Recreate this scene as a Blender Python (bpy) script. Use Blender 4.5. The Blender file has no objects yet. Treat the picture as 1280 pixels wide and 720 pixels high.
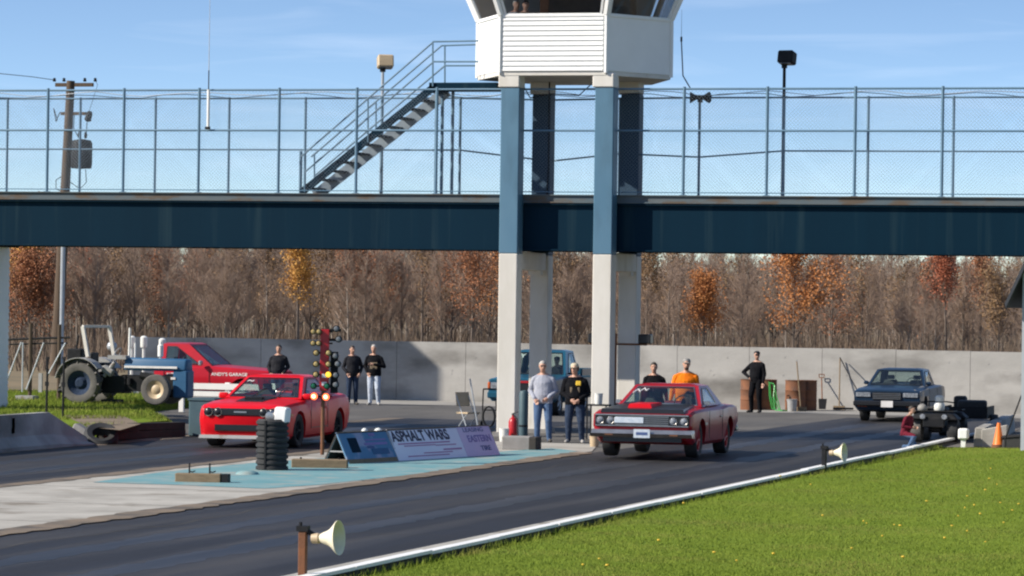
import bpy, bmesh, math, random
import numpy as np
from mathutils import Vector, Matrix, Quaternion
PI = math.pi; R_ = math.radians
SC = bpy.context.scene; COL = SC.collection

# ------------------------------------------------------------------ camera, sky, sun, exposure
FPX = 4600.0; HC = 3.1                      # focal length in pixels of a 1280 wide frame, eye height
PSI = math.atan((1950 - 640) / FPX); PIT = math.atan(17 / FPX); ROL = 0.0141
Fh = np.array([-math.sin(PSI), math.cos(PSI), 0]); Rh = np.array([math.cos(PSI), math.sin(PSI), 0]); Zv = np.array([0, 0, 1.0])
CF = Fh * math.cos(PIT) + Zv * math.sin(PIT); Uh = -Fh * math.sin(PIT) + Zv * math.cos(PIT)
CR = math.cos(ROL) * Rh + math.sin(ROL) * Uh; CU = -math.sin(ROL) * Rh + math.cos(ROL) * Uh
CC = np.array([0, 0, HC])
cam = bpy.data.cameras.new('camera'); camo = bpy.data.objects.new('camera', cam); COL.objects.link(camo)
M = Matrix.Identity(4)
for i in range(3):
    M[i][0] = CR[i]; M[i][1] = CU[i]; M[i][2] = -CF[i]; M[i][3] = CC[i]
camo.matrix_world = M
cam.sensor_width = 36; cam.lens = FPX / 1280 * 36; cam.clip_start = 0.5; cam.clip_end = 20000
SC.camera = camo
SUN_PHI, SUN_EL = R_(59), R_(35)            # sun stands to the front left of the things we look at
SUN_ST, SKY_ST, EXPO = 5.0, 0.132, 0.52
sdir = Vector((-math.sin(SUN_PHI) * math.cos(SUN_EL), -math.cos(SUN_PHI) * math.cos(SUN_EL), math.sin(SUN_EL)))
sun = bpy.data.lights.new('sun', 'SUN'); sun.energy = SUN_ST; sun.angle = R_(0.5); sun.color = (1, 0.93, 0.82)
suno = bpy.data.objects.new('sun', sun); COL.objects.link(suno)
suno.rotation_euler = (-sdir).to_track_quat('-Z', 'Y').to_euler()
suno.location = (-60, -20, 60)
w = bpy.data.worlds.new('World'); SC.world = w; w.use_nodes = True
nt = w.node_tree; nt.nodes.clear()
wo = nt.nodes.new('ShaderNodeOutputWorld'); bg = nt.nodes.new('ShaderNodeBackground'); sky = nt.nodes.new('ShaderNodeTexSky')
sky.sky_type = 'NISHITA'; sky.sun_disc = False; sky.sun_elevation = SUN_EL
sky.sun_rotation = math.atan2(sdir.x, sdir.y); sky.air_density = 1.0; sky.dust_density = 0.3; sky.ozone_density = 3.0
# thin high cloud streaks
tc = nt.nodes.new('ShaderNodeTexCoord'); mp = nt.nodes.new('ShaderNodeMapping'); nz = nt.nodes.new('ShaderNodeTexNoise')
mp.inputs['Scale'].default_value = (6, 6, 60); mp.inputs['Rotation'].default_value = (0.05, 0.06, 0)
nz.inputs['Scale'].default_value = 2.2; nz.inputs['Detail'].default_value = 6; nz.inputs['Distortion'].default_value = 0.6
cr = nt.nodes.new('ShaderNodeValToRGB'); cr.color_ramp.elements[0].position = 0.50; cr.color_ramp.elements[1].position = 0.80
cr.color_ramp.elements[1].color = (0.13, 0.13, 0.13, 1)
mx = nt.nodes.new('ShaderNodeMix'); mx.data_type = 'RGBA'; mx.inputs[7].default_value = (7.0, 7.4, 8.2, 1)
# the air reads clearer than the model's at the horizon: look the sky up at a steeper angle
sx = nt.nodes.new('ShaderNodeMapping'); sx.inputs['Scale'].default_value = (1, 1, 3.3); nrmz = nt.nodes.new('ShaderNodeVectorMath'); nrmz.operation = 'NORMALIZE'
nt.links.new(tc.outputs['Generated'], sx.inputs['Vector']); nt.links.new(sx.outputs['Vector'], nrmz.inputs[0]); nt.links.new(nrmz.outputs[0], sky.inputs['Vector'])
nt.links.new(tc.outputs['Generated'], mp.inputs['Vector']); nt.links.new(mp.outputs['Vector'], nz.inputs['Vector'])
nt.links.new(nz.outputs['Fac'], cr.inputs['Fac']); nt.links.new(cr.outputs['Color'], mx.inputs[0])
nt.links.new(sky.outputs['Color'], mx.inputs[6]); nt.links.new(mx.outputs[2], bg.inputs['Color'])
bg.inputs['Strength'].default_value = SKY_ST
nt.links.new(bg.outputs['Background'], wo.inputs['Surface'])
vs = SC.view_settings; vs.view_transform = 'Standard'; vs.look = 'None'; vs.exposure = EXPO; vs.gamma = 1; vs.use_curve_mapping = False
SC.render.engine = 'CYCLES'; SC.cycles.pixel_filter_type = 'BLACKMAN_HARRIS'; SC.cycles.filter_width = 2.2
SC.cycles.max_bounces = 6; SC.cycles.transparent_max_bounces = 16

# ------------------------------------------------------------------ measuring: photo pixel -> place in the world
def ray(x, y): return CF + (x - 640) / FPX * CR - (y - 360) / FPX * CU
def G(x, y, z=0.0):
    d = ray(x, y); p = CC + d * (z - HC) / d[2]; return Vector((p[0], p[1], z))
def AY(x, y, Y):
    d = ray(x, y); p = CC + d * Y / d[1]; return Vector(p)
def ZY(x, y, Y): return AY(x, y, Y).z
def XY(x, Y, y=377): return AY(x, y, Y).x

# ------------------------------------------------------------------ materials
def srgb(r, g, b):
    f = lambda c: c / 12.92 if c <= 0.04045 else ((c + 0.055) / 1.055) ** 2.4
    return (f(r / 255), f(g / 255), f(b / 255))
def pm(name, c1, c2=None, scale=4.0, rough=0.7, metal=0.0, bump=0.0, bscale=60.0, stretch=(1, 1, 1), coat=0.0, lo=0.35, hi=0.65,
       emit=None, est=0.0, spec=0.5, rvar=0.0, c3=None, scale3=1.0, lo3=0.55, hi3=0.7, detail=6, alpha=None):
    m = bpy.data.materials.new(name); m.use_nodes = True; n = m.node_tree; L = n.links
    b = n.nodes['Principled BSDF']
    b.inputs['Roughness'].default_value = rough; b.inputs['Metallic'].default_value = metal
    b.inputs['Specular IOR Level'].default_value = spec
    b.inputs['Coat Weight'].default_value = coat; b.inputs['Coat Roughness'].default_value = 0.06
    if c2 is None: c2 = tuple(c * 0.82 for c in c1)
    tcn = n.nodes.new('ShaderNodeTexCoord'); mpn = n.nodes.new('ShaderNodeMapping'); mpn.inputs['Scale'].default_value = stretch
    L.new(tcn.outputs['Object'], mpn.inputs['Vector'])
    nn = n.nodes.new('ShaderNodeTexNoise'); nn.inputs['Scale'].default_value = scale; nn.inputs['Detail'].default_value = detail
    nn.inputs['Roughness'].default_value = 0.6
    L.new(mpn.outputs['Vector'], nn.inputs['Vector'])
    rp = n.nodes.new('ShaderNodeValToRGB'); e = rp.color_ramp.elements
    e[0].position = lo; e[1].position = hi; e[0].color = (*c1, 1); e[1].color = (*c2, 1)
    L.new(nn.outputs['Fac'], rp.inputs['Fac']); last = rp.outputs['Color']
    if c3 is not None:
        n3 = n.nodes.new('ShaderNodeTexNoise'); n3.inputs['Scale'].default_value = scale3; n3.inputs['Detail'].default_value = 5
        L.new(mpn.outputs['Vector'], n3.inputs['Vector'])
        r3 = n.nodes.new('ShaderNodeValToRGB'); r3.color_ramp.elements[0].position = lo3; r3.color_ramp.elements[1].position = hi3
        L.new(n3.outputs['Fac'], r3.inputs['Fac'])
        m3 = n.nodes.new('ShaderNodeMix'); m3.data_type = 'RGBA'; m3.inputs[7].default_value = (*c3, 1)
        L.new(r3.outputs['Color'], m3.inputs[0]); L.new(last, m3.inputs[6]); last = m3.outputs[2]
    L.new(last, b.inputs['Base Color'])
    if rvar:
        mr = n.nodes.new('ShaderNodeMapRange'); mr.inputs['To Min'].default_value = rough - rvar; mr.inputs['To Max'].default_value = rough + rvar
        L.new(nn.outputs['Fac'], mr.inputs['Value']); L.new(mr.outputs['Result'], b.inputs['Roughness'])
    if bump:
        nb = n.nodes.new('ShaderNodeTexNoise'); nb.inputs['Scale'].default_value = bscale; nb.inputs['Detail'].default_value = 4
        L.new(mpn.outputs['Vector'], nb.inputs['Vector'])
        bn = n.nodes.new('ShaderNodeBump'); bn.inputs['Strength'].default_value = bump; bn.inputs['Distance'].default_value = 0.02
        L.new(nb.outputs['Fac'], bn.inputs['Height']); L.new(bn.outputs['Normal'], b.inputs['Normal'])
    if emit:
        b.inputs['Emission Color'].default_value = (*emit, 1); b.inputs['Emission Strength'].default_value = est
    return m
def glass_mat(name, tint, clear=0.5):
    m = bpy.data.materials.new(name); m.use_nodes = True; n = m.node_tree; n.nodes.clear(); L = n.links
    o = n.nodes.new('ShaderNodeOutputMaterial'); t = n.nodes.new('ShaderNodeBsdfTransparent'); t.inputs['Color'].default_value = (*tint, 1)
    g = n.nodes.new('ShaderNodeBsdfGlossy'); g.inputs['Roughness'].default_value = 0.03
    fr = n.nodes.new('ShaderNodeFresnel'); fr.inputs['IOR'].default_value = 1.5
    ms = n.nodes.new('ShaderNodeMixShader')
    nn = n.nodes.new('ShaderNodeTexNoise'); nn.inputs['Scale'].default_value = 3
    mm = n.nodes.new('ShaderNodeMath'); mm.operation = 'MULTIPLY_ADD'; mm.inputs[1].default_value = 0.05
    L.new(nn.outputs['Fac'], mm.inputs[0]); L.new(fr.outputs['Fac'], mm.inputs[2])
    ge = n.nodes.new('ShaderNodeNewGeometry'); fm = n.nodes.new('ShaderNodeMath'); fm.operation = 'SUBTRACT'; fm.use_clamp = True
    L.new(mm.outputs[0], fm.inputs[0]); L.new(ge.outputs['Backfacing'], fm.inputs[1]); L.new(fm.outputs[0], ms.inputs[0]); L.new(t.outputs[0], ms.inputs[1]); L.new(g.outputs[0], ms.inputs[2]); L.new(ms.outputs[0], o.inputs['Surface'])
    return m
MT = {}
def mk(k, *a, **kw): MT[k] = pm(k, *a, **kw)
mk('asphalt', (0.080, 0.075, 0.070), (0.125, 0.116, 0.105), 0.5, rough=0.9, spec=0.25, bump=0.35, bscale=70, c3=(0.075, 0.075, 0.08), scale3=0.16, stretch=(1, 0.35, 1))
mk('lane', (0.027, 0.0255, 0.0265), (0.047, 0.044, 0.043), 1.6, rough=0.62, spec=0.28, bump=0.3, bscale=60, stretch=(1, 0.05, 1), rvar=0.2, c3=(0.018, 0.017, 0.0185), scale3=0.9, lo3=0.45, hi3=0.58, lo=.40, hi=.62)
mk('rubber_track', (0.014, 0.0135, 0.0145), (0.030, 0.028, 0.029), 2.0, rough=0.5, stretch=(1, 0.06, 1), lo=.45, hi=.6)
mk('joint', (0.05, 0.045, 0.04), (0.08, 0.07, 0.055), 2, rough=0.95)
mk('pale_concrete', (0.40, 0.375, 0.33), (0.28, 0.26, 0.225), 0.8, rough=0.9, bump=0.3, bscale=40, c3=(0.17, 0.145, 0.11), scale3=0.9, lo3=0.56, hi3=0.72)
mk('dirt_edge', (0.19, 0.14, 0.095), (0.12, 0.095, 0.07), 1.2, rough=0.95, bump=0.3, c3=(0.07, 0.06, 0.05), scale3=1.5, lo3=0.5, hi3=0.65)
mk('apron', (0.30, 0.28, 0.25), (0.23, 0.215, 0.19), 0.7, rough=0.9, bump=0.2)
mk('teal_paint', (0.10, 0.245, 0.265), (0.15, 0.28, 0.295), 0.9, rough=0.8, bump=0.2, bscale=40, c3=(0.28, 0.30, 0.27), scale3=1.5, lo3=0.50, hi3=0.70)
mk('soil', (0.20, 0.15, 0.10), (0.13, 0.10, 0.065), 1.4, rough=0.95, bump=0.5, bscale=20)
mk('field', (0.20, 0.145, 0.075), (0.13, 0.10, 0.05), 0.35, rough=0.95, bump=0.5, bscale=8)
mk('turf', (0.125, 0.180, 0.020), (0.15, 0.20, 0.024), 0.7, rough=0.95, spec=0.05, bump=0.4, bscale=25, c3=(0.11, 0.15, 0.02), scale3=0.35)
mk('grass_blade', (0.138, 0.184, 0.026), (0.165, 0.208, 0.032), 0.4, rough=0.9, c3=(0.20, 0.20, 0.05), scale3=0.45, lo3=0.48, hi3=0.68, spec=0.06)
mk('wall_concrete', (0.41, 0.39, 0.36), (0.33, 0.315, 0.29), 0.9, rough=0.9, bump=0.3, bscale=18, c3=(0.16, 0.15, 0.135), scale3=0.8, lo3=0.48, hi3=0.72, stretch=(0.6, 1, 1.3))
mk('white_paint', (0.80, 0.79, 0.76), (0.74, 0.73, 0.70), 1.5, rough=0.55)
mk('siding', (0.82, 0.82, 0.80), (0.77, 0.77, 0.75), 1.2, rough=0.5)
mk('column_white', (0.66, 0.63, 0.58), (0.56, 0.53, 0.47), 1.2, rough=0.75, bump=0.1, c3=(0.42, 0.37, 0.30), scale3=1.7, lo3=0.6, hi3=0.8, stretch=(1, 1, 0.4))
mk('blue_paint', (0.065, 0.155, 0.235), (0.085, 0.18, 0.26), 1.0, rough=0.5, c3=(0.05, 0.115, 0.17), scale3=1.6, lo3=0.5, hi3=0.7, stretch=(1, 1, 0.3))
mk('blue_paint_shaded', (0.012, 0.040, 0.075), (0.016, 0.05, 0.088), 1.0, rough=0.6)  # copy of the blue for the rear shafts, the tower's shade painted in
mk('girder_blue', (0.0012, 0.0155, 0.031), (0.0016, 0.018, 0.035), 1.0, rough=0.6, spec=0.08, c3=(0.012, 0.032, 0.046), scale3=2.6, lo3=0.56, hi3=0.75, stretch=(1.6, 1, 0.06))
mk('rusty_channel', (0.07, 0.10, 0.12), (0.10, 0.115, 0.12), 1.4, rough=0.8, c3=(0.095, 0.07, 0.05), scale3=1.7, lo3=0.5, hi3=0.62, stretch=(1, 1, 3))
mk('rail_blue', (0.085, 0.17, 0.25), (0.11, 0.20, 0.28), 2.0, rough=0.5)
mk('galv', (0.42, 0.45, 0.48), (0.36, 0.38, 0.40), 3.0, rough=0.45, metal=0.3)
mk('wire', (0.20, 0.25, 0.30), (0.17, 0.21, 0.26), 3.0, rough=0.6)
mk('dark_metal', (0.012, 0.013, 0.015), (0.020, 0.020, 0.022), 5, rough=0.6, spec=0.15)
mk('black_rubber', (0.016, 0.016, 0.017), (0.026, 0.026, 0.027), 8, rough=0.75)
mk('tyre_dusty', (0.13, 0.12, 0.11), (0.08, 0.075, 0.07), 5, rough=0.85)
mk('black_paint', (0.012, 0.012, 0.014), (0.016, 0.016, 0.018), 4, rough=0.3)
mk('stair_grey', (0.17, 0.21, 0.25), (0.21, 0.25, 0.28), 5, rough=0.7)
mk('chrome', (0.46, 0.44, 0.42), (0.36, 0.34, 0.33), 5, rough=0.32, metal=1.0)
mk('steel', (0.48, 0.48, 0.48), (0.38, 0.38, 0.38), 5, rough=0.35, metal=0.8)
mk('bollard_teal', (0.035, 0.075, 0.095), (0.05, 0.095, 0.11), 5, rough=0.6)
mk('bright_red', (0.66, 0.008, 0.016), (0.58, 0.007, 0.014), 2, rough=0.30, spec=0.16, coat=0.06)
mk('maroon', (0.33, 0.010, 0.018), (0.28, 0.009, 0.016), 2, rough=0.28, spec=0.25, coat=0.12)
mk('dark_blue_car', (0.008, 0.022, 0.046), (0.010, 0.025, 0.052), 2, rough=0.32, spec=0.3, coat=0.15)
mk('teal_car', (0.010, 0.068, 0.115), (0.012, 0.078, 0.13), 2, rough=0.3, spec=0.3, coat=0.15)
mk('truck_red', (0.42, 0.008, 0.02), (0.36, 0.008, 0.02), 2, rough=0.35, spec=0.2, coat=0.08)
mk('primer_grey', (0.20, 0.19, 0.18), (0.25, 0.24, 0.22), 3, rough=0.6)
mk('tractor_blue', (0.016, 0.088, 0.19), (0.022, 0.10, 0.21), 4, rough=0.5)
mk('tractor_grey', (0.26, 0.26, 0.26), (0.33, 0.32, 0.31), 4, rough=0.6, c3=(0.20, 0.15, 0.11), scale3=5, lo3=0.6)
mk('cream', (0.72, 0.66, 0.50), (0.64, 0.57, 0.42), 3, rough=0.5)
mk('rust', (0.20, 0.075, 0.030), (0.13, 0.055, 0.028), 4, rough=0.85, bump=0.3, c3=(0.09, 0.05, 0.035), scale3=3)
mk('wood', (0.24, 0.17, 0.10), (0.17, 0.12, 0.07), 6, rough=0.85, bump=0.3, stretch=(1, 4, 4))
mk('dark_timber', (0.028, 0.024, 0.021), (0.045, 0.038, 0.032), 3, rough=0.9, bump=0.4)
mk('pole_wood', (0.10, 0.066, 0.042), (0.07, 0.048, 0.033), 6, rough=0.9, stretch=(4, 4, 0.4))
mk('skin', (0.48, 0.27, 0.19), (0.44, 0.24, 0.165), 10, rough=0.55)
mk('hair_grey', (0.42, 0.39, 0.35), (0.34, 0.31, 0.28), 40, rough=0.7)
mk('hair_dark', (0.025, 0.018, 0.013), (0.04, 0.03, 0.02), 40, rough=0.6)
mk('cloth_grey', (0.36, 0.37, 0.42), (0.30, 0.31, 0.36), 9, rough=0.9, bump=0.9, bscale=14, spec=0.1)
mk('cloth_black', (0.005, 0.005, 0.007), (0.009, 0.009, 0.011), 9, rough=0.9, bump=0.9, bscale=14, spec=0.1)
mk('cloth_charcoal', (0.014, 0.014, 0.018), (0.024, 0.024, 0.028), 9, rough=0.9, bump=0.9, bscale=14, spec=0.1)
mk('cloth_orange', (0.80, 0.19, 0.010), (0.70, 0.15, 0.010), 9, rough=0.85, bump=0.9, bscale=14, spec=0.1)
mk('cloth_maroon', (0.15, 0.016, 0.030), (0.11, 0.014, 0.026), 9, rough=0.9, bump=0.9, bscale=14, spec=0.1)
mk('jeans', (0.060, 0.105, 0.20), (0.085, 0.135, 0.23), 9, rough=0.9, bump=0.9, bscale=14, spec=0.1)
mk('jeans_dark', (0.022, 0.035, 0.065), (0.035, 0.05, 0.085), 9, rough=0.9, bump=0.9, bscale=14, spec=0.1)
mk('jeans_pale', (0.36, 0.41, 0.50), (0.46, 0.50, 0.57), 9, rough=0.9, bump=0.9, bscale=14, spec=0.1)
mk('shoe', (0.05, 0.043, 0.038), (0.07, 0.06, 0.05), 9, rough=0.7)
mk('shoe_pale', (0.40, 0.38, 0.35), (0.3, 0.28, 0.26), 9, rough=0.7)
mk('cap_tan', (0.55, 0.47, 0.33), (0.48, 0.41, 0.29), 9, rough=0.85)
mk('yellow', (0.75, 0.48, 0.03), (0.68, 0.43, 0.03), 9, rough=0.6)
mk('cone_orange', (0.78, 0.17, 0.012), (0.70, 0.15, 0.012), 5, rough=0.5)
mk('hose_green', (0.045, 0.36, 0.07), (0.04, 0.30, 0.06), 5, rough=0.4)
mk('ext_red', (0.42, 0.012, 0.016), (0.36, 0.012, 0.016), 5, rough=0.35)
mk('bench_concrete', (0.25, 0.24, 0.23), (0.20, 0.19, 0.18), 5, rough=0.9, bump=0.2)
mk('sign_teal', (0.055, 0.17, 0.30), (0.075, 0.20, 0.33), 2.2, rough=0.5, c3=(0.28, 0.30, 0.42), scale3=2.0, lo3=0.55, hi3=0.62)
mk('banner', (0.80, 0.76, 0.82), (0.74, 0.71, 0.79), 1.2, rough=0.6)
mk('banner_pink', (0.66, 0.52, 0.66), (0.60, 0.48, 0.64), 1.2, rough=0.6)
mk('ink', (0.035, 0.03, 0.06), None, 4, rough=0.6)
mk('ink_blue', (0.06, 0.10, 0.24), None, 4, rough=0.6)
mk('ink_purple', (0.24, 0.18, 0.40), None, 4, rough=0.6)
mk('ink_pink', (0.45, 0.18, 0.33), None, 4, rough=0.6)
mk('white_ink', (0.75, 0.72, 0.70), None, 4, rough=0.6)
mk('plate', (0.45, 0.52, 0.60), (0.6, 0.64, 0.68), 14, rough=0.4)
mk('amber_off', (0.44, 0.33, 0.14), (0.38, 0.28, 0.12), 5, rough=0.25)
mk('green_off', (0.015, 0.13, 0.07), None, 5, rough=0.25)
mk('lens_dark', (0.16, 0.17, 0.18), None, 5, rough=0.15)
mk('lit_amber', (0.9, 0.5, 0.04), None, 5, rough=0.3, emit=(1, 0.50, 0.05), est=1.1)
mk('lit_red', (0.9, 0.12, 0.06), None, 5, rough=0.3, emit=(1, 0.16, 0.06), est=1.7)
mk('lit_core', (1.0, 0.6, 0.4), None, 5, rough=0.3, emit=(1, 0.62, 0.32), est=2.4)
mk('lamp_lens', (0.12, 0.13, 0.15), (0.30, 0.32, 0.35), 22, rough=0.06)
mk('amber_lens', (0.50, 0.10, 0.02), None, 5, rough=0.2)
mk('car_glass', (0.010, 0.014, 0.018), (0.018, 0.024, 0.030), 2.5, rough=0.04, spec=0.8)
mk('roof_dark', (0.030, 0.034, 0.045), (0.04, 0.044, 0.055), 6, rough=0.8)
mk('shed_wall', (0.40, 0.42, 0.45), (0.35, 0.37, 0.40), 3, rough=0.7)
mk('bark', (0.10, 0.078, 0.064), (0.15, 0.12, 0.10), 3, rough=0.95, stretch=(3, 3, 0.5))
mk('bark_pale', (0.20, 0.168, 0.145), (0.29, 0.25, 0.215), 3, rough=0.95, stretch=(3, 3, 0.5))
mk('twig', (0.25, 0.175, 0.130), (0.33, 0.24, 0.182), 0.6, rough=0.95)
mk('leaf_orange', (0.40, 0.15, 0.045), (0.46, 0.19, 0.055), 1.0, rough=0.8)
mk('leaf_rust', (0.26, 0.10, 0.045), (0.32, 0.13, 0.055), 1.0, rough=0.8)
mk('leaf_red', (0.32, 0.095, 0.05), (0.38, 0.12, 0.055), 1.0, rough=0.8)
mk('leaf_yellow', (0.50, 0.24, 0.050), (0.54, 0.29, 0.065), 1.0, rough=0.8)
mk('leaf_brown', (0.20, 0.12, 0.055), (0.25, 0.15, 0.07), 1.0, rough=0.85)
mk('brush', (0.17, 0.122, 0.085), (0.12, 0.088, 0.065), 0.5, rough=0.95, c3=(0.20, 0.085, 0.04), scale3=0.12, lo3=0.6, hi3=0.75)
mk('interior', (0.14, 0.11, 0.09), (0.10, 0.085, 0.07), 4, rough=0.8)
mk('orange_panel', (0.30, 0.13, 0.06), None, 4, rough=0.8)
mk('plastic_white', (0.72, 0.72, 0.68), (0.62, 0.62, 0.58), 4, rough=0.4)
mk('plastic_tan', (0.50, 0.38, 0.24), (0.42, 0.32, 0.2), 4, rough=0.5)
MT['tinted_glass'] = glass_mat('tinted_glass', (0.86, 0.92, 0.90))
MT['clear_glass'] = glass_mat('clear_glass', (0.74, 0.76, 0.78))

# ------------------------------------------------------------------ mesh building helpers
class MB:
    def __init__(s): s.bm = bmesh.new()
    def _face(s, vs_, mi):
        try:
            f = s.bm.faces.new(vs_); f.material_index = mi; return f
        except ValueError: return None
    def poly(s, pts, mi=0):
        return s._face([s.bm.verts.new(p) for p in pts], mi)
    def box(s, c, d, rot=None, mi=0):
        v = []
        for sx, sy, sz in ((-1,-1,-1),(1,-1,-1),(1,1,-1),(-1,1,-1),(-1,-1,1),(1,-1,1),(1,1,1),(-1,1,1)):
            p = Vector((sx*d[0]/2, sy*d[1]/2, sz*d[2]/2))
            if rot is not None: p = rot @ p
            v.append(s.bm.verts.new(Vector(c) + p))
        for q in ((0,3,2,1),(4,5,6,7),(0,1,5,4),(1,2,6,5),(2,3,7,6),(3,0,4,7)): s._face([v[i] for i in q], mi)
        return s
    def frustum(s, bot, top, mi=0):             # two lists of points of equal count
        a = [s.bm.verts.new(p) for p in bot]; b = [s.bm.verts.new(p) for p in top]; n = len(a)
        for i in range(n): s._face([a[i], a[(i+1) % n], b[(i+1) % n], b[i]], mi)
        s._face(a[::-1], mi); s._face(b, mi); return s
    def tube(s, p0, p1, r0, r1=None, n=8, mi=0, cap=True):
        p0, p1 = Vector(p0), Vector(p1); r1 = r0 if r1 is None else r1
        d = (p1 - p0)
        if d.length < 1e-6: return s
        d.normalize(); u = d.orthogonal().normalized(); v = d.cross(u)
        A = []; B = []
        for i in range(n):
            t = 2*PI*i/n; o = u*math.cos(t) + v*math.sin(t)
            A.append(s.bm.verts.new(p0 + o*r0)); B.append(s.bm.verts.new(p1 + o*r1))
        for i in range(n): s._face([A[i], A[(i+1) % n], B[(i+1) % n], B[i]], mi)
        if cap: s._face(A[::-1], mi); s._face(B, mi)
        return s
    def path(s, pts, r, n=6, mi=0):
        for a, b in zip(pts[:-1], pts[1:]): s.tube(a, b, r, r, n, mi)
        return s
    def lathe(s, prof, o=(0,0,0), axis=(0,0,1), n=20, mi=0, closed=False):    # prof: (radius, height) pairs
        o = Vector(o); ax = Vector(axis).normalized(); u = ax.orthogonal().normalized(); v = ax.cross(u); rings = []
        for r, h in prof:
            if r < 1e-5: rings.append([s.bm.verts.new(o + ax*h)]); continue
            rings.append([s.bm.verts.new(o + ax*h + (u*math.cos(2*PI*i/n) + v*math.sin(2*PI*i/n))*r) for i in range(n)])
        prs = list(zip(rings[:-1], rings[1:]))
        if closed: prs.append((rings[-1], rings[0]))
        for a, b in prs:
            for i in range(n):
                j = (i+1) % n
                if len(a) == 1 and len(b) == 1: continue
                if len(a) == 1: s._face([a[0], b[j], b[i]], mi)
                elif len(b) == 1: s._face([a[i], a[j], b[0]], mi)
                else: s._face([a[i], a[j], b[j], b[i]], mi)
        return s
    def prism(s, pts, vec, mi=0):
        return s.frustum(pts, [Vector(p) + Vector(vec) for p in pts], mi)
    def ball(s, c, r, n=10, mi=0, sc=(1,1,1)):
        ret = bmesh.ops.create_uvsphere(s.bm, u_segments=n, v_segments=max(6, n*2//3), radius=r)
        for v in ret['verts']: v.co = Vector((v.co.x*sc[0], v.co.y*sc[1], v.co.z*sc[2])) + Vector(c)
        for f in {f for v in ret['verts'] for f in v.link_faces}: f.material_index = mi
        return s
    def bevel(s, wdt, seg=1, ang=25):
        s.bm.normal_update()
        es = [e for e in s.bm.edges if len(e.link_faces) == 2 and e.calc_face_angle(0) > R_(ang)]
        bmesh.ops.bevel(s.bm, geom=es, offset=wdt, segments=seg, affect='EDGES', profile=0.5, clamp_overlap=True); return s
    def build(s, name, mats, parent=None, smooth=35, loc=None, fix=True):
        if fix: bmesh.ops.recalc_face_normals(s.bm, faces=s.bm.faces[:])
        s.bm.normal_update()
        if smooth:
            for f in s.bm.faces: f.smooth = True
            for e in s.bm.edges:
                e.smooth = len(e.link_faces) == 2 and e.calc_face_angle(3.0) < R_(smooth)
        me = bpy.data.meshes.new(name); s.bm.to_mesh(me); s.bm.free()
        return link(name, me, mats, parent, loc)
def link(name, me, mats, parent=None, loc=None):
    if not isinstance(mats, (list, tuple)): mats = [mats]
    if len(me.materials) == 0:
        for m in mats: me.materials.append(MT[m] if isinstance(m, str) else m)
    o = bpy.data.objects.new(name, me); COL.objects.link(o)
    if parent is not None: o.parent = parent
    if loc is not None: o.location = loc
    return o
def tag(o, label=None, cat=None, group=None, kind=None):
    if label: o['label'] = label
    if cat: o['category'] = cat
    if group: o['group'] = group
    if kind: o['kind'] = kind
    return o
def thing(name, label, cat, loc=(0, 0, 0), rz=0.0, group=None):
    o = bpy.data.objects.new(name, None); COL.objects.link(o); o.empty_display_size = 0.2
    o.location = loc; o.rotation_euler = (0, 0, rz); return tag(o, label, cat, group)
def copy_tree(o, parent=None):
    c = o.copy(); COL.objects.link(c)
    if parent is not None: c.parent = parent
    for ch in list(o.children): copy_tree(ch, c)
    return c
def apply_mods(me, fn):
    """run modifiers set up by fn(object) on a mesh, return the resulting mesh"""
    o = bpy.data.objects.new('tmp', me); COL.objects.link(o); fn(o)
    bpy.context.view_layer.update()
    dg = bpy.context.evaluated_depsgraph_get(); r = bpy.data.meshes.new_from_object(o.evaluated_get(dg), depsgraph=dg)
    bpy.data.objects.remove(o); return r
def text_part(txt, name, mat, parent, height, width=None, mtx=Matrix.Identity(4), depth=0.004, bold=0.0, shear=0.0):
    cu = bpy.data.curves.new(name, 'FONT'); cu.body = txt; cu.size = 1; cu.extrude = 0.01; cu.offset = bold; cu.shear = shear; cu.align_x = 'CENTER'; cu.align_y = 'CENTER'
    o = bpy.data.objects.new('tmp', cu); COL.objects.link(o); bpy.context.view_layer.update()
    dg = bpy.context.evaluated_depsgraph_get(); me = bpy.data.meshes.new_from_object(o.evaluated_get(dg), depsgraph=dg)
    bpy.data.objects.remove(o)
    co = np.empty(len(me.vertices)*3); me.vertices.foreach_get('co', co); co = co.reshape(-1, 3)
    mn, mxx = co.min(0), co.max(0); co -= (mn + mxx)/2; co /= (mxx - mn)
    wd = width if width else height * (mxx - mn)[0] / (mxx - mn)[1]
    co *= np.array([wd, height, depth]); me.vertices.foreach_set('co', co.ravel()); me.materials.clear()
    me.transform(mtx); me.name = name
    return link(name, me, mat, parent)
def plane_mtx(o, xdir, ydir):
    x = Vector(xdir).normalized(); y = Vector(ydir).normalized(); z = x.cross(y)
    m = Matrix.Identity(4)
    for i in range(3): m[i][0] = x[i]; m[i][1] = y[i]; m[i][2] = z[i]; m[i][3] = o[i]
    return m
def np_mesh(name, verts, faces, mats, parent=None, k=3, mi=None):
    me = bpy.data.meshes.new(name); n = len(faces)
    me.vertices.add(len(verts)); me.vertices.foreach_set('co', np.asarray(verts, dtype=np.float32).ravel())
    me.loops.add(n*k); me.loops.foreach_set('vertex_index', np.asarray(faces, dtype=np.int32).ravel())
    me.polygons.add(n); me.polygons.foreach_set('loop_start', np.arange(n, dtype=np.int32)*k)
    if mi is not None: 
        me.polygons.foreach_set('material_index', np.asarray(mi, dtype=np.int32))
    me.update(calc_edges=True); me.validate()
    return link(name, me, mats, parent)
random.seed(7); RNG = np.random.default_rng(7)
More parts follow.
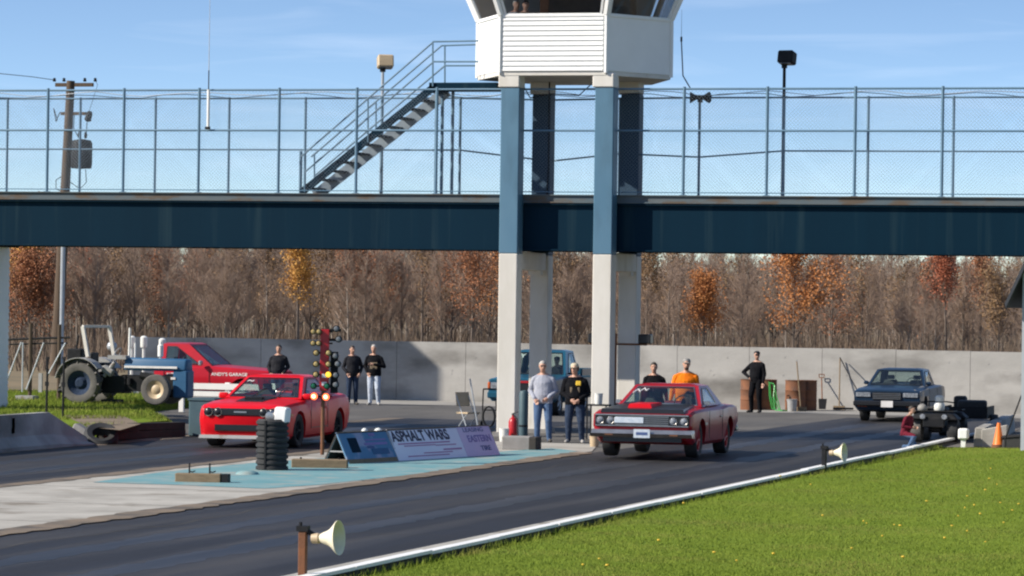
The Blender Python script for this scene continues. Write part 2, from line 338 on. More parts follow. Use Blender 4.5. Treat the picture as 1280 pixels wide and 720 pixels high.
# ------------------------------------------------------------------ ground, track, median, lawn
def sheet(name, pts, z, mat, kind='structure', thick=0.0):
    b = MB(); P = [Vector((p[0], p[1], z)) for p in pts]
    if thick: b.prism([(p.x, p.y, z - thick) for p in P], (0, 0, thick))
    else: b.poly(P)
    o = b.build(name, mat, smooth=0); o['kind'] = kind
    if not thick and o.data.polygons[0].normal.z < 0: o.data.flip_normals()
    return o
def grid_sheet(name, x0, x1, y0, y1, nx, ny, zf, mat):
    xs = np.linspace(x0, x1, nx); ys = np.linspace(y0, y1, ny); X, Y = np.meshgrid(xs, ys); Zz = zf(X, Y)
    V = np.stack([X, Y, Zz], -1).reshape(-1, 3); i = np.arange((ny-1)*(nx-1)); r = i // (nx-1); c = i % (nx-1); a = r*nx + c
    o = np_mesh(name, V, np.stack([a, a+1, a+nx+1, a+nx], -1), mat, k=4); o['kind'] = 'structure'
    for p in o.data.polygons: p.use_smooth = True
    return o
sheet('ground', [(-4000, -300), (4000, -300), (4000, 6000), (-4000, 6000)], -0.03, 'field')
KX = -12.82; KS = 0.74
sheet('staging_asphalt', [(-36.5, 20), (KX, 20), (KX - KS*.80, 81.5), (-5, 81.5), (-5, 108.6), (-36.5, 108.6)], 0.0, 'asphalt')
sheet('wall_apron', [(-48, 104.6), (-5, 103.9), (-5, 108.6), (-48, 108.6)], 0.004, 'apron')
KX = -12.82; KS = 0.74
sheet('near_lane', [(-19.45, 20), (KX, 20), (KX - KS*1.06, 101), (-19.0, 101)], 0.005, 'lane')
sheet('far_lane', [(-29.3, 20), (-24.1, 20), (-24.0, 92), (-29.3, 92)], 0.005, 'lane')
sheet('median', [(-24.1, 20), (-19.45, 20), (-19.3, 74), (-20.2, 78), (-24.0, 78)], 0.012, 'pale_concrete')
tp = [(116,604),(203,591),(312,580),(400,574),(560,570),(690,561),(722,565),(640,580),(500,596),(400,607),(331,612),(215,607)]
sheet('painted_island', [G(*p) for p in tp], 0.017, 'teal_paint')
sheet('lane_edge', [(KX - 0.75, 20), (KX, 20), (KX - KS, 95), (KX - KS - .3, 95)], 0.009, 'pale_concrete')
b = MB()
for i in range(24):                                         # white capped lengths on a dark footing, slightly uneven
    y0 = 21 + i*3.0; t0 = (y0 - 21)/75; t1 = (y0 + 2.96 - 21)/75
    xa = KX + 0.07 - KS*t0 + random.uniform(-.012, .012); xb = KX + 0.07 - KS*t1 + random.uniform(-.012, .012); h = 0.115 + random.uniform(-.01, .01)
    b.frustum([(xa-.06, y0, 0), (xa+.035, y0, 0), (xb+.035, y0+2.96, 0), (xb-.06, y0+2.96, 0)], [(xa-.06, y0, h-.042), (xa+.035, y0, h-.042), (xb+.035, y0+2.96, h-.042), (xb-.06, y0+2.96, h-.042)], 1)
    b.frustum([(xa-.085, y0, h-.04), (xa+.06, y0, h-.04), (xb+.06, y0+2.985, h-.04), (xb-.085, y0+2.985, h-.04)], [(xa-.085, y0, h), (xa+.06, y0, h), (xb+.06, y0+2.985, h), (xb-.085, y0+2.985, h)], 0)
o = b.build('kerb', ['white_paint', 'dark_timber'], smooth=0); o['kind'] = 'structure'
rgd = np.random.default_rng(5)
def ragged(name, xf, wd, y0, y1, z, mat):                   # strip of blown dirt with an uneven edge
    ys = np.arange(y0, y1, .35); V = []; 
    for y in ys: c = xf(y); V += [(c - wd*(.55 + .45*rgd.random()), y, z), (c + wd*(.55 + .45*rgd.random()), y, z)]
    n = len(ys); F = [(2*i, 2*i+1, 2*i+3, 2*i+2) for i in range(n-1)]
    o = np_mesh(name, V, F, mat, k=4); o['kind'] = 'structure'; return o
for xc, a0, a1, nmx in ((-17.1, 20, 96, .34), (-15.45, 20, 96, .34), (-27.4, 20, 88, .34), (-25.75, 20, 88, .34)):
    ragged('rubber_track', lambda y, xc=xc: xc + .06*math.sin(y*.11) - .004*(y-20), nmx, a0, a1, .0068, 'rubber_track')
for k in range(7):                                          # transverse seams and a few wandering cracks
    y = 38 + k*8.3
    for xa_, xb_ in ((-19.1, -13.9), (-29.0, -24.4)): sheet('seam', [(xa_, y), (xb_, y + .04), (xb_, y + .065), (xa_, y + .03)], .0074, 'joint')
for x_, a0, a1, wv in ((-22.5, 80, 103, .5), (-27.2, 93, 104, .35), (-15.2, 88, 103, .4), (-32, 86, 103, .5), (-18.2, 40, 76, .12)):
    ragged('crack', lambda y, x_=x_, wv=wv: x_ + wv*math.sin(y*.7) + wv*.5*math.sin(y*2.3 + x_), .016, a0, a1, .0077, 'joint')
for k in range(12):
    y = 24.5 + k*4.4; o = sheet('expansion_joint', [(-24.0, y), (-19.5, y + .03), (-19.5, y + .06), (-24.0, y + .035)], .0145, 'joint')
ragged('dirt_edge', lambda y: -19.42 + .15*max(0, (y-20)/54), .32, 20, 73.5, .0205, 'dirt_edge')
ragged('dirt_edge', lambda y: -24.08, .26, 20, 78, .0205, 'dirt_edge')
ragged('dirt_edge', lambda y: KX - .10 - .30*(y-21)/75 - .15, .16, 20, 94, .0125, 'dirt_edge')
ragged('dirt_edge', lambda y: -29.3, .35, 60, 92, .0085, 'dirt_edge')
def lawn_z(X, Y):
    e = X - (KX + 0.15) + KS*(Y - 21)/75
    return 0.05 + 0.015*np.sin(X*0.9 + Y*0.13) + 0.018*np.sin(Y*0.21 + 1.0) - 0.055*np.clip(1 - e/0.45, 0, 1) - 0.06*np.clip((Y - 80.8)/0.8, 0, 1)
lw = grid_sheet('lawn', 0, 1, 26, 81.6, 110, 110, lambda X, Y: X*0, 'turf')
for v in lw.data.vertices:
    xl = KX + 0.14 - KS*(v.co.y - 21)/75; v.co.x = xl + (14 - xl)*v.co.x**1.6; v.co.z = float(lawn_z(v.co.x, v.co.y))
# grass bank to the left of the far lane, held by timbers
bk = [(-29.95, 73.0), (-29.95, 77.2), (-32.9, 83.5), (-36.3, 90.5), (-37.5, 98.0), (-70, 98.0), (-70, 73.0)]
BZ = 0.33
def in_bank(x, y):
    n = len(bk); c = False; j = n - 1
    for i in range(n):
        if ((bk[i][1] > y) != (bk[j][1] > y)) and (x < (bk[j][0]-bk[i][0])*(y-bk[i][1])/(bk[j][1]-bk[i][1]) + bk[i][0]): c = not c
        j = i
    return c
b = MB(); cx, cy = -48, 85
b.frustum([(x + (0.0 if x > -30 else 0.22 if x > -40 else -1), y, -0.02) for x, y in bk], [(x, y, BZ) for x, y in bk])
o = b.build('grass_bank', 'turf', smooth=0); o['kind'] = 'structure'
sheet('bare_earth', [G(78,519,BZ), G(152,519,BZ), G(176,530,BZ), G(150,538,BZ), G(112,534,BZ)], BZ + 0.004, 'soil')

def blades(name, pts, zs, hmin, hmax, wd):
    n = len(pts); h = RNG.uniform(hmin, hmax, n); a = RNG.uniform(0, 2*PI, n); tl = RNG.uniform(0.1, 0.8, n)*h; ta = RNG.uniform(0, 2*PI, n)
    B = np.stack([pts[:, 0], pts[:, 1], zs], -1); d = np.stack([np.cos(a), np.sin(a), np.zeros(n)], -1)*(wd*RNG.uniform(.6, 1.4, n))[:, None]
    T = B + np.stack([np.cos(ta)*tl, np.sin(ta)*tl, h], -1)
    V = np.stack([B - d, B + d, T], 1).reshape(-1, 3); F = np.arange(n*3).reshape(-1, 3)
    o = np_mesh(name, V, F, 'grass_blade'); return o
# density falls with distance; only where the lawn is
N = 420000
yy = 36 + (81.4 - 36)*RNG.random(N)**1.45; xx = KX + 0.18 - KS*(yy - 21)/75 + RNG.random(N)*(0.16*yy + 3)
dens = 0.5 + 0.5*np.sin(xx*1.7 + 0.6*np.sin(yy*0.8))*np.sin(yy*0.9 + np.sin(xx))
keep = RNG.random(N) < 0.8 + 0.2*dens; xx, yy = xx[keep], yy[keep]
ln = blades('lawn_grass', np.stack([xx, yy], -1), lawn_z(xx, yy) - 0.005, 0.014, 0.036, 0.005)
tag(ln, 'short sunlit green grass of the lawn beside the near lane', 'grass', kind='stuff')
N = 60000; xx = RNG.uniform(-46, -29.9, N); yy = RNG.uniform(73, 98, N)
keep = np.array([in_bank(x, y) for x, y in zip(xx, yy)]); xx, yy = xx[keep], yy[keep]
e0 = G(120, 527, BZ); keep = ((xx - e0.x)/1.0)**2 + ((yy - e0.y)/2.2)**2 > 1.0; xx, yy = xx[keep], yy[keep]
m_ = 9000; tt = RNG.random(m_)*3; i0 = np.clip(tt.astype(int), 0, 2); fr = tt - i0; eb = np.array(bk[1:5]); ex = eb[i0, 0] + (eb[i0+1, 0]-eb[i0, 0])*fr; ey = eb[i0, 1] + (eb[i0+1, 1]-eb[i0, 1])*fr
dr = RNG.random(m_); ex2 = ex + dr*.34; xx = np.concatenate([xx, ex2]); yy = np.concatenate([yy, ey])
ln = blades('bank_grass', np.stack([xx, yy], -1), np.concatenate([np.full(len(xx) - m_, BZ - 0.005), BZ*(1 - np.minimum(dr, 1)) - .02]), 0.04, 0.12, 0.008)
tag(ln, 'green grass on the low bank in front of the blue tractor', 'grass', kind='stuff')
# weeds rooted along the kerb
N = 7000; yy = 27 + 54*RNG.random(N)**1.3; xx = KX + 0.17 - KS*(yy-21)/75 + np.abs(RNG.normal(0, 0.10, N)) + 0.02
ln = blades('kerb_weeds', np.stack([xx, yy], -1), np.full(N, -0.03), 0.05, 0.15, 0.007)
tag(ln, 'longer ragged grass growing along the foot of the white kerb', 'grass', kind='stuff')
# dandelions
proto = None
dz = [(1188,660),(1199,650),(1210,644),(1222,640),(1230,650),(1205,668),(1238,600),(1242,592),(1245,612),(1233,618),(1250,632),(1120,663),(1104,678),(1123,664),(1085,662),(1084,660),(1063,694),(1130,708),(1232,683),(1275,636),(1271,640),(1180,684),(1250,658),(1032,650),(825,686),(888,697),(752,704),(734,716),(753,717),(915,708),(970,703),(850,636),(980,600),(1010,612),(1160,630),(1210,622)]
for i, (px, py) in enumerate(dz):
    p = G(px + random.uniform(-6, 6), py + random.uniform(-3, 3), 0.04)
    if proto is None:
        b = MB(); b.tube((0, 0, -0.03), (0.004, 0, 0.07), 0.003, 0.003, 5, 1)
        b.lathe([(0, 0.066), (0.014, 0.068), (0.026, 0.078), (0.022, 0.086), (0, 0.090)], (0.004, 0, 0), n=10)
        o = proto = b.build('dandelion', ['yellow', 'grass_blade'])
    else: o = proto.copy(); COL.objects.link(o)
    o.location = p; s = random.uniform(.5, 1.0); o.scale = (s, s, random.uniform(.7, 1.2)); tag(o, 'small yellow dandelion flower standing in the green lawn', 'flower', 'dandelions dotted over the lawn')

# ------------------------------------------------------------------ concrete boundary wall
WY = 108.6; WT = ZY(520, 427, WY)
b = MB(); x0 = XY(161, WY); x1 = XY(1500, WY); n = 15
for i in range(n):
    xa = x0 + (x1 - x0)*i/n; xb = x0 + (x1 - x0)*(i+1)/n - 0.012
    h = WT + random.uniform(-.012, .012)
    b.box(((xa+xb)/2, WY + 0.15, h/2), (xb - xa, 0.30, h))
    for k in range(3):                                     # form-tie holes and small chips
        b.box((random.uniform(xa+.3, xb-.3), WY - 0.001, random.uniform(.3, h-.2)), (.05, .012, .05))
tag(b.build('concrete_wall', 'wall_concrete', smooth=0), 'long weathered grey concrete wall along the back of the staging area', 'wall')

# ------------------------------------------------------------------ footbridge over the track
YB0, YB1 = 81.74, 83.72
ft = thing('footbridge', 'dark blue steel footbridge with chain link sides crossing above the track', 'footbridge', (-22, 82.7, 0))
FO = Vector((-22, 82.7, 0))
def fb(name, m, b, **k):
    for v in b.bm.verts: v.co -= FO
    return b.build(name, m, ft, **k)
XL, XR = XY(-220, YB0), XY(1520, YB0)
zg0 = ZY(700, 313.5, YB0); zg1 = ZY(300, 251.5, YB0); zdk = ZY(300, 241, YB0)
ztop = ZY(300, 112.5, YB0); zmid = ZY(300, 163, YB0)
for Yc, s in ((YB0, -1), (YB1, 1)):
    b = MB(); b.box(((XL+XR)/2, Yc + 0.02*s*-1, (zg0+zg1)/2), (XR-XL, 0.03, zg1-zg0))
    b.box(((XL+XR)/2, Yc - s*0.05, zg0 + 0.018), (XR-XL, 0.26, 0.036)); b.box(((XL+XR)/2, Yc - s*0.05, zg1 - 0.018), (XR-XL, 0.26, 0.036))
    n = 24
    for i in range(n+1): b.box((XL + (XR-XL)*i/n, Yc - s*0.075, (zg0+zg1)/2), (0.014, 0.11, zg1-zg0-0.08))
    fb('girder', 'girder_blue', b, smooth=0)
    b = MB(); b.box(((XL+XR)/2, Yc + s*0.03, (zg1+zdk)/2 + .002), (XR-XL, 0.05, zdk-zg1 - 0.004))
    b.box(((XL+XR)/2, Yc + s*0.05, zg1 + 0.022), (XR-XL, 0.10, 0.03)); b.box(((XL+XR)/2, Yc + s*0.05, zdk - 0.012), (XR-XL, 0.10, 0.022))
    fb('deck_channel', 'rusty_channel', b, smooth=0)
b = MB(); b.box(((XL+XR)/2, (YB0+YB1)/2, zdk - 0.07), (XR-XL, YB1-YB0-0.06, 0.06)); fb('deck', 'dark_timber', b, smooth=0)
fpx = [-135, -38, 60, 155, 249, 349, 446, 546, 648, 751, 855, 959, 1069, 1178, 1288, 1398]
rpx = [-85, 9, 100, 194, 286, 381.5, 477, 575, 676, 770, 874, 979.6, 1085, 1191.7, 1300, 1410]
rz = ZY(300, 123, YB1); rmid = ZY(300, 187, YB1)
def rear_Y(px): return YB1 + (0.9 if 620 < px < 700 else 0.35 if 740 < px < 800 else 0)
for px in fpx:
    x = XY(px, YB0, 180); b = MB(); b.tube((x, YB0 - 0.03, zdk), (x, YB0 - 0.03, ztop + 0.05), 0.036, n=8); b.box((x, YB0-0.03, zdk + 0.006), (0.14, 0.10, 0.012)); fb('fence_post', 'rail_blue', b)
rpts = []
for px in rpx:
    x = XY(px, YB1, 180); Yq = rear_Y(px); dip = {676: -0.22, 874: -0.15, 575: 0.0, 770: -.06}.get(px, 0)
    rpts.append((x, Yq, rmid + dip))
    b = MB(); b.tube((x, Yq, zdk - 0.05), (x, Yq, rz + 0.03), 0.033, n=8); fb('fence_post', 'rail_blue', b)
for z, Yc in ((ztop, YB0 - 0.03), (zmid, YB0 - 0.03)):
    b = MB(); b.tube((XL, Yc, z), (XR, Yc, z), 0.024, n=8); fb('fence_rail', 'rail_blue', b)
b = MB(); b.path([(p[0], p[1], rz + (0.0)) for p in rpts], 0.022, 8); fb('fence_rail', 'rail_blue', b)
b = MB(); b.path(rpts, 0.020, 8); fb('fence_rail', 'rail_blue', b)
for dy in (0.06,):
    b = MB(); b.tube((XL, YB0 - .03, zdk + dy), (XR, YB0 - .03, zdk + dy), 0.012, n=6); fb('bottom_wire', 'rail_blue', b)
def chain(name, segs, z0, z1, sp, r, wob=0.0):
    """woven wire: two families of diagonal wires, each wire three-sided"""
    V = []; Fc = []; H_ = z1 - z0
    for (xa, ya), (xb, yb) in segs:
        Ln = math.hypot(xb-xa, yb-ya); ux, uy = (xb-xa)/Ln, (yb-ya)/Ln; nx_, ny_ = -uy, ux
        for fam in (1, -1):
            k = -H_
            while k < Ln:
                t0, t1 = k, k + H_; a0, a1 = max(t0, 0), min(t1, Ln)
                if a1 - a0 > 0.02:
                    za = (a0 - t0); zb = (a1 - t0)
                    if fam < 0: za, zb = H_ - za, H_ - zb
                    off = 0.003*fam
                    p = np.array([xa + ux*a0 + nx_*off, ya + uy*a0 + ny_*off, z0 + za]); q = np.array([xa + ux*a1 + nx_*off, ya + uy*a1 + ny_*off, z0 + zb])
                    d = (q-p)/np.linalg.norm(q-p); nn = np.array([nx_, ny_, 0]); e = np.cross(d, nn); i0 = len(V)
                    for base in (p, q):
                        for an in (0, 2.094, 4.189): V.append(base + r*(math.cos(an)*nn + math.sin(an)*e))
                    for j in range(3): Fc.append((i0+j, i0+(j+1) % 3, i0+3+(j+1) % 3, i0+3+j))
                k += sp
    o = np_mesh(name, np.array(V) - np.array(FO), Fc, 'wire', ft, k=4); return o
chain('chain_link', [((XL, YB0), (XR, YB0))], zdk + .06, ztop - 0.02, 0.085, 0.0019)
chain('chain_link', [((rpts[i][0], rpts[i][1]-.025), (rpts[i+1][0], rpts[i+1][1]-.025)) for i in range(len(rpts)-1)], zdk, rz - 0.02, 0.085, 0.0019)
# cables slung along the top rail
for seed in range(2):
    random.seed(20 + seed); b = MB(); pts = []
    for i in range(60):
        px = -200 + i*29; pts.append((XY(px, YB1 - .1, 120), YB1 - .12 - seed*.06, rz + 0.10 - seed*0.05 + 0.05*math.sin(i*1.3 + seed) + random.uniform(-.02, .02)))
    b.path(pts, 0.009, 5); fb('cable', 'dark_metal' if seed else 'galv', b)

# pier at the left end of the bridge
pr = thing('bridge_pier', 'white clapboard pier carrying the left end of the footbridge', 'pier', (XY(-20, YB0), (YB0+YB1)/2, 0))
b = MB(); xa, xb = XY(-64, YB0) - pr.location.x, XY(11, YB1 + .02) - pr.location.x; k = 0; zz = 0.25
while zz < zg0 - 0.03:
    h = min(0.16, zg0 - 0.03 - zz); b.frustum([(xa-.012, -1.03, zz), (xb+.012, -1.03, zz), (xb+.012, 1.03, zz), (xa-.012, 1.03, zz)], [(xa, -1.0, zz+h), (xb, -1.0, zz+h), (xb, 1.0, zz+h), (xa, 1.0, zz+h)]); zz += h
b.build('cladding', 'siding', pr, smooth=0)
b = MB(); b.box(((xa+xb)/2, 0, 0.12), (xb-xa+.12, 2.2, 0.26)); b.build('footing', 'bench_concrete', pr, smooth=0)
b = MB(); b.box(((xa+xb)/2 + .12, 0, zg0 - 0.017), (xb-xa+.3, 2.0, 0.03)); b.build('bearing_plate', 'dark_metal', pr, smooth=0)
random.seed(9)
# pier out of frame at the right end
pr = thing('bridge_pier', 'white pier out at the right end of the footbridge', 'pier', (XY(1480, YB0), (YB0+YB1)/2, 0))
b = MB(); b.box((0, 0, zg0/2), (1.0, 2.0, zg0 - .01)); b.build('cladding', 'siding', pr, smooth=0)

# ------------------------------------------------------------------ control tower on four columns
CYF, CYB = 81.46, 84.08
TX = XY(695, CYF); TO = Vector((TX, (CYF+CYB)/2, 0))
tw = thing('control_tower', 'white six sided control tower with slanted windows on four columns', 'tower', TO)
def tb(name, m, b, parent=None, **k):
    for v in b.bm.verts: v.co -= TO
    return b.build(name, m, parent or tw, **k)
zf = ZY(690, 94, 81.2); zs = ZY(690, 18, 81.2)               # floor line, window sill line
zpad = ZY(638, 110, CYF); zsplit = ZY(637, 317, CYF)
cw = 0.44
cols = [(XY(637.5, CYF), CYF), (XY(755, CYF), CYF), (XY(676.5, CYB), CYB), (XY(787, CYB), CYB)]
for (x, y) in cols:
    b = MB(); b.box((x, y, zsplit/2), (cw, cw, zsplit)); b.bevel(0.018)
    c = tb('column', 'column_white', b)
    b = MB(); b.box((x, y, (zsplit+zpad)/2), (cw+.004, cw+.004, zpad-zsplit)); b.bevel(0.018); tb('painted_shaft', 'blue_paint' if y == CYF else 'blue_paint_shaded', b, c)
    b = MB(); b.box((x - .03, y, zpad + (zf - zpad)/2 + .02), (0.50, 0.50, zf-zpad + .04)); b.bevel(0.02); tb('bearing_pad', 'column_white', b, c)
    b = MB(); b.box((x, y, 0.05), (0.60, 0.60, 0.10)); tb('footing', 'bench_concrete', b, c, smooth=0)
for i in (0, 1):
    x = (cols[i][0] + cols[i+2][0])/2
    b = MB(); b.box((x, (CYF+CYB)/2, zg0 - 0.24), (0.36, CYB-CYF-cw-.01, 0.42)); b.bevel(.02); tb('crosshead', 'column_white', b)
    b = MB(); b.box((x, (CYF+CYB)/2 + .9, zg0 - 0.24), (0.9, .34, 0.40)) if False else b.box((x, CYB - .5, zg0 - .5), (.30, .2, .1)); tb('bracket', 'column_white', b, smooth=0)
# hexagonal cabin
A = Vector((XY(625, 81.2, 94), 81.2)); B = Vector((XY(757, 81.2, 94), 81.2))
Dv = Vector((XY(597, 83.0, 103), 83.0)); Cv = Vector((XY(838, 82.95, 103), 82.95))
E_ = Vector((B.x + 0.15, 85.0)); F_ = Vector((A.x + 0.15, 85.0))
hexo = [A, B, Cv, E_, F_, Dv]; cen = sum(hexo, Vector((0, 0)))/6
def hx(s, z, d=0.0): return [Vector((cen.x + (p.x-cen.x)*s, cen.y + (p.y-cen.y)*s, z)) for p in hexo]
b = MB(); b.frustum(hx(1, zf), hx(1, zf + .10)); tb('floor', 'column_white', b, smooth=0)
zskt = zs - .02
def panel(P, Q, z0, z1, inset, th, mi, b):                  # vertical slab between two plan points
    d = (Q - P).normalized(); n = Vector((d.y, -d.x))
    p, q = P + d*inset, Q - d*inset
    pts = [(p.x, p.y), (q.x, q.y), (q.x - n.x*th, q.y - n.y*th), (p.x - n.x*th, p.y - n.y*th)]
    b.frustum([(x, y, z0) for x, y in pts], [(x, y, z1) for x, y in pts], mi)
for i in range(6):
    P, Q = hexo[i], hexo[(i+1) % 6]; d = (Q-P).normalized(); n = Vector((d.y, -d.x)); b = MB()
    if i in (0,):                                            # lapped boards on the front face
        panel(P, Q, zf + .102, zskt, 0.0, 0.08, 0, b)
        nb = 11; hb = (zskt - zf - .10)/nb
        for k in range(nb):
            z = zf + .10 + hb*k; p, q = P + d*0.07, Q - d*0.07
            lo = [(p + n*0.034), (q + n*0.034), (q + n*0.002), (p + n*0.002)]; hi_ = [(p + n*0.010), (q + n*0.010), (q + n*0.002), (p + n*0.002)]
            b.frustum([(v.x, v.y, z + .004) for v in lo], [(v.x, v.y, z + hb - .003) for v in hi_])
    else:
        panel(P, Q, zf + .102, zskt, 0.0, 0.08, 0, b)
        panel(P + n*.012, Q + n*.012, zf + .104, zskt - .01, 0.05, 0.010, 0, b)
    tb('wall', 'siding', b, smooth=0)
for i in range(6):                                           # corner boards
    p = hexo[i]; o = (p - cen).normalized(); b = MB(); b.tube((p.x + o.x*.012, p.y + o.y*.012, zf + .05), (p.x + o.x*.012, p.y + o.y*.012, zskt), 0.05, n=6); tb('corner_board', 'siding', b, smooth=0)
zw = zs + 1.25; lean = 1.24
top = hx(lean, zw); bot = hx(1.0, zs)
b = MB(); b.frustum(hx(1.02, zs - .05), hx(1.02, zs)); tb('sill', 'siding', b, smooth=0)
for i in range(6):                                           # slanted corner mullions and glazing
    j = (i+1) % 6; b = MB(); b.tube(bot[i], top[i], 0.085, 0.085, 6); tb('mullion', 'siding', b, smooth=0)
    P = [bot[i].lerp(bot[j], .05), bot[i].lerp(bot[j], .95), top[i].lerp(top[j], .95), top[i].lerp(top[j], .05)]
    if i in (3,4): 
        b = MB(); nn = (P[1]-P[0]).cross(P[3]-P[0]).normalized(); b.prism(P, nn*-.05); tb('wall', 'siding', b, smooth=0); continue
    nn = (P[1]-P[0]).cross(P[3]-P[0]).normalized()
    b = MB(); b.prism(P, nn*-.008); g = tb('window', 'clear_glass', b, smooth=0)
    b = MB()
    for a_, c_ in ((0,1),(1,2),(2,3),(3,0)): b.tube(P[a_], P[c_], 0.035, n=4)
    tb('frame', 'siding', b, g, smooth=0)
b = MB(); b.frustum(hx(lean*1.0, zw + .002), hx(lean*1.0, zw + .12)); tb('ceiling', 'interior', b, smooth=0)
b = MB(); b.frustum(hx(lean*1.12, zw + .13), hx(lean*1.12, zw + .33)); b.frustum(hx(lean*1.12, zw + .332), hx(0.3, zw + .9)); tb('roof', 'roof_dark', b, smooth=0)
b = MB()
ii = [Vector((cen.x + (p.x-cen.x)*.90, cen.y + (p.y-cen.y)*.90, 0)) for p in hexo]
b.frustum([(p.x, p.y, zf + .12) for p in ii], [(p.x, p.y, zf + .14) for p in ii])
b.box((cen.x, cen.y + 1.3, zs + .45), (2.2, .06, 1.7)); b.box((cen.x + .1, cen.y - 1.15, zs - .12), (2.0, .45, .05)); tb('interior', 'interior', b, smooth=0)
b = MB(); b.box((XY(675, 82.2, 5), 82.6, zs + .5), (.20, .1, 1.3)); tb('curtain', 'orange_panel', b, smooth=0)
b = MB(); x = XY(683, 83.8, 110)
b.path([(x - .1, 82.0, zf), (x - .05, 82.1, zf - .25), (x, 82.4, zf - .45), (x + .5, 82.5, zf - .35), (x + 1.2, 82.3, zf - .4), (x + 1.6, 82.1, zf - .1)], 0.014, 5)
tb('wiring', 'dark_metal', b); b = MB()
b.path([(x + .1, 83.7, zf), (x + .06, 83.84, zf - .7), (x + .07, 83.83, zf - 2.0), (x + .04, 83.83, zdk)], 0.02, 5)
tb('wiring', 'dark_metal', b)
# antennas
b = MB(); p = AY(851, 100, 83.6); b.path([(p.x + .25, 83.6, ZY(855, 112, 83.6)), (p.x + .05, 83.6, p.z + .1), (p.x, 83.6, ZY(851, 50, 83.6))], 0.016, 6); b.tube((p.x, 83.6, ZY(851, 50, 83.6)), (p.x, 83.6, ZY(851, 12, 83.6)), 0.006, 0.003, 5); b.tube((p.x, 83.6, ZY(851, 52, 83.6)), (p.x, 83.6, ZY(851, 46, 83.6)), 0.025, n=8)
tag(b.build('whip_antenna', 'dark_metal'), 'thin dark whip antenna bending up beside the right face of the tower', 'antenna')
b = MB(); Ya = YB0 - .10; x = XY(260.5, Ya, 130); b.tube((x, Ya, ZY(260, 162, Ya)), (x, Ya, ZY(260, 112, Ya)), 0.036, n=10)
b.tube((x, Ya, ZY(260, 112, Ya)), (x, Ya, ZY(260, 88, Ya)), 0.014, n=8, mi=1); b.tube((x, Ya, ZY(260, 92, Ya)), (x, Ya, ZY(260, -40, Ya)), 0.011, 0.005, 6, mi=2); b.box((x, Ya-.03, ZY(260,160,Ya)), (.12, .05, .06), mi=1)
tag(b.build('base_antenna', ['white_paint', 'dark_metal', 'galv']), 'tall thin antenna with a thick white base on the left fence of the bridge', 'antenna')

# ------------------------------------------------------------------ stair from the bridge deck to the tower
SY = 82.75; st = thing('staircase', 'blue steel stair with pipe handrails climbing from bridge to tower', 'staircase', (XY(382, SY, 240), SY, zdk)); SO = Vector(st.location)
def sb(name, m, b, **k):
    for v in b.bm.verts: v.co -= SO
    return b.build(name, m, st, **k)
p0 = Vector((XY(386, SY, 240), SY, zdk - .02)); p1 = Vector((XY(552, SY, 108), SY, ZY(552, 112, SY)))
d = (p1-p0).normalized(); up = Vector((-d.z, 0, d.x)); W2 = 0.46
for s in (-1, 1):
    b = MB(); o = Vector((0, s*W2, 0)) + (up*.05 if s < 0 else up*0); h = 0.085 if s < 0 else .135
    b.frustum([p0+o-up*h, p0+o+up*h, p1+o+up*h, p1+o-up*h], [p0+o-up*h+Vector((0,.05*s,0)), p0+o+up*h+Vector((0,.05*s,0)), p1+o+up*h+Vector((0,.05*s,0)), p1+o-up*h+Vector((0,.05*s,0))])
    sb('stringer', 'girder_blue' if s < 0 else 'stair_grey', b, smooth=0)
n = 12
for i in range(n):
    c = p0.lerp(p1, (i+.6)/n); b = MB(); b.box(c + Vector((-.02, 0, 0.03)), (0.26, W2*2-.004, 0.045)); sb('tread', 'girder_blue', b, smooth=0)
lx = XY(626, SY, 105); zl = ZY(585, 108, SY)
b = MB(); b.box(((p1.x+lx)/2 - .05, SY, zl - .02), (lx - p1.x + .2, W2*2 + .1, .16)); sb('landing', 'girder_blue', b, smooth=0)
for px, ps in ((384, -1), (552, -1), (558, 1), (545, 1)): 
    b = MB(); x = XY(px, SY, 200); b.tube((x, SY + ps*W2, zdk), (x, SY + ps*W2, ZY(px, 190 if px == 384 else 113, SY)), 0.04, n=8); sb('support_post', 'rail_blue', b)
for s in (-1, 1):
    Yr = SY + s*(W2 + .08); dx = 0 if s < 0 else 0.0
    tpt = [(376, 196), (542, 52), (598, 51)] if s < 0 else [(389, 196), (552, 57), (598, 55.5)]
    mpt = [(380, 216), (542, 77), (598, 77)] if s < 0 else [(394, 219), (556, 82), (598, 82)]
    for pts in (tpt, mpt):
        b = MB(); b.path([AY(x, y, Yr) for x, y in pts], 0.021, 8); sb('handrail', 'rail_blue', b)
    for px, ya, yb in (((381, 192, 240), (460, 122, 178), (541, 52, 108)) if s < 0 else ((393, 193, 232), (470, 127, 172), (556, 56, 104))):
        b = MB(); b.tube(AY(px, ya, Yr), AY(px, yb, Yr), 0.021, n=8); sb('baluster', 'rail_blue', b)

# ------------------------------------------------------------------ floodlights standing on the bridge
def flood(px, ytop, Yq, label, lit, tilt):
    x = XY(px, Yq, 120); zt = ZY(px, ytop, Yq); t = thing('floodlight', label, 'floodlight', (x, Yq, zdk))
    b = MB(); b.tube((0, 0, -.05), (0, 0, zt - zdk - .15), 0.045, 0.036, 10); b.build('pole', 'galv' if lit else 'dark_metal', t)
    b = MB(); r = Matrix.Rotation(tilt, 3, 'Z') @ Matrix.Rotation(R_(-12), 3, 'X')
    b.box((.06, 0, zt - zdk + .05), (.38, .30, .30), r); b.bevel(.03); b.build('lamp_housing', 'plastic_tan' if lit else 'dark_metal', t)
    b = MB(); b.box(Vector((.06, 0, zt-zdk+.05)) + r @ Vector((0, -.02, -.157)), (.28, .22, .012), r); b.build('lens', 'lens_dark', t, smooth=0)
    b = MB(); b.box((0, 0, zt-zdk - .14), (.12, .08, .10)); b.build('bracket', 'dark_metal', t, smooth=0)
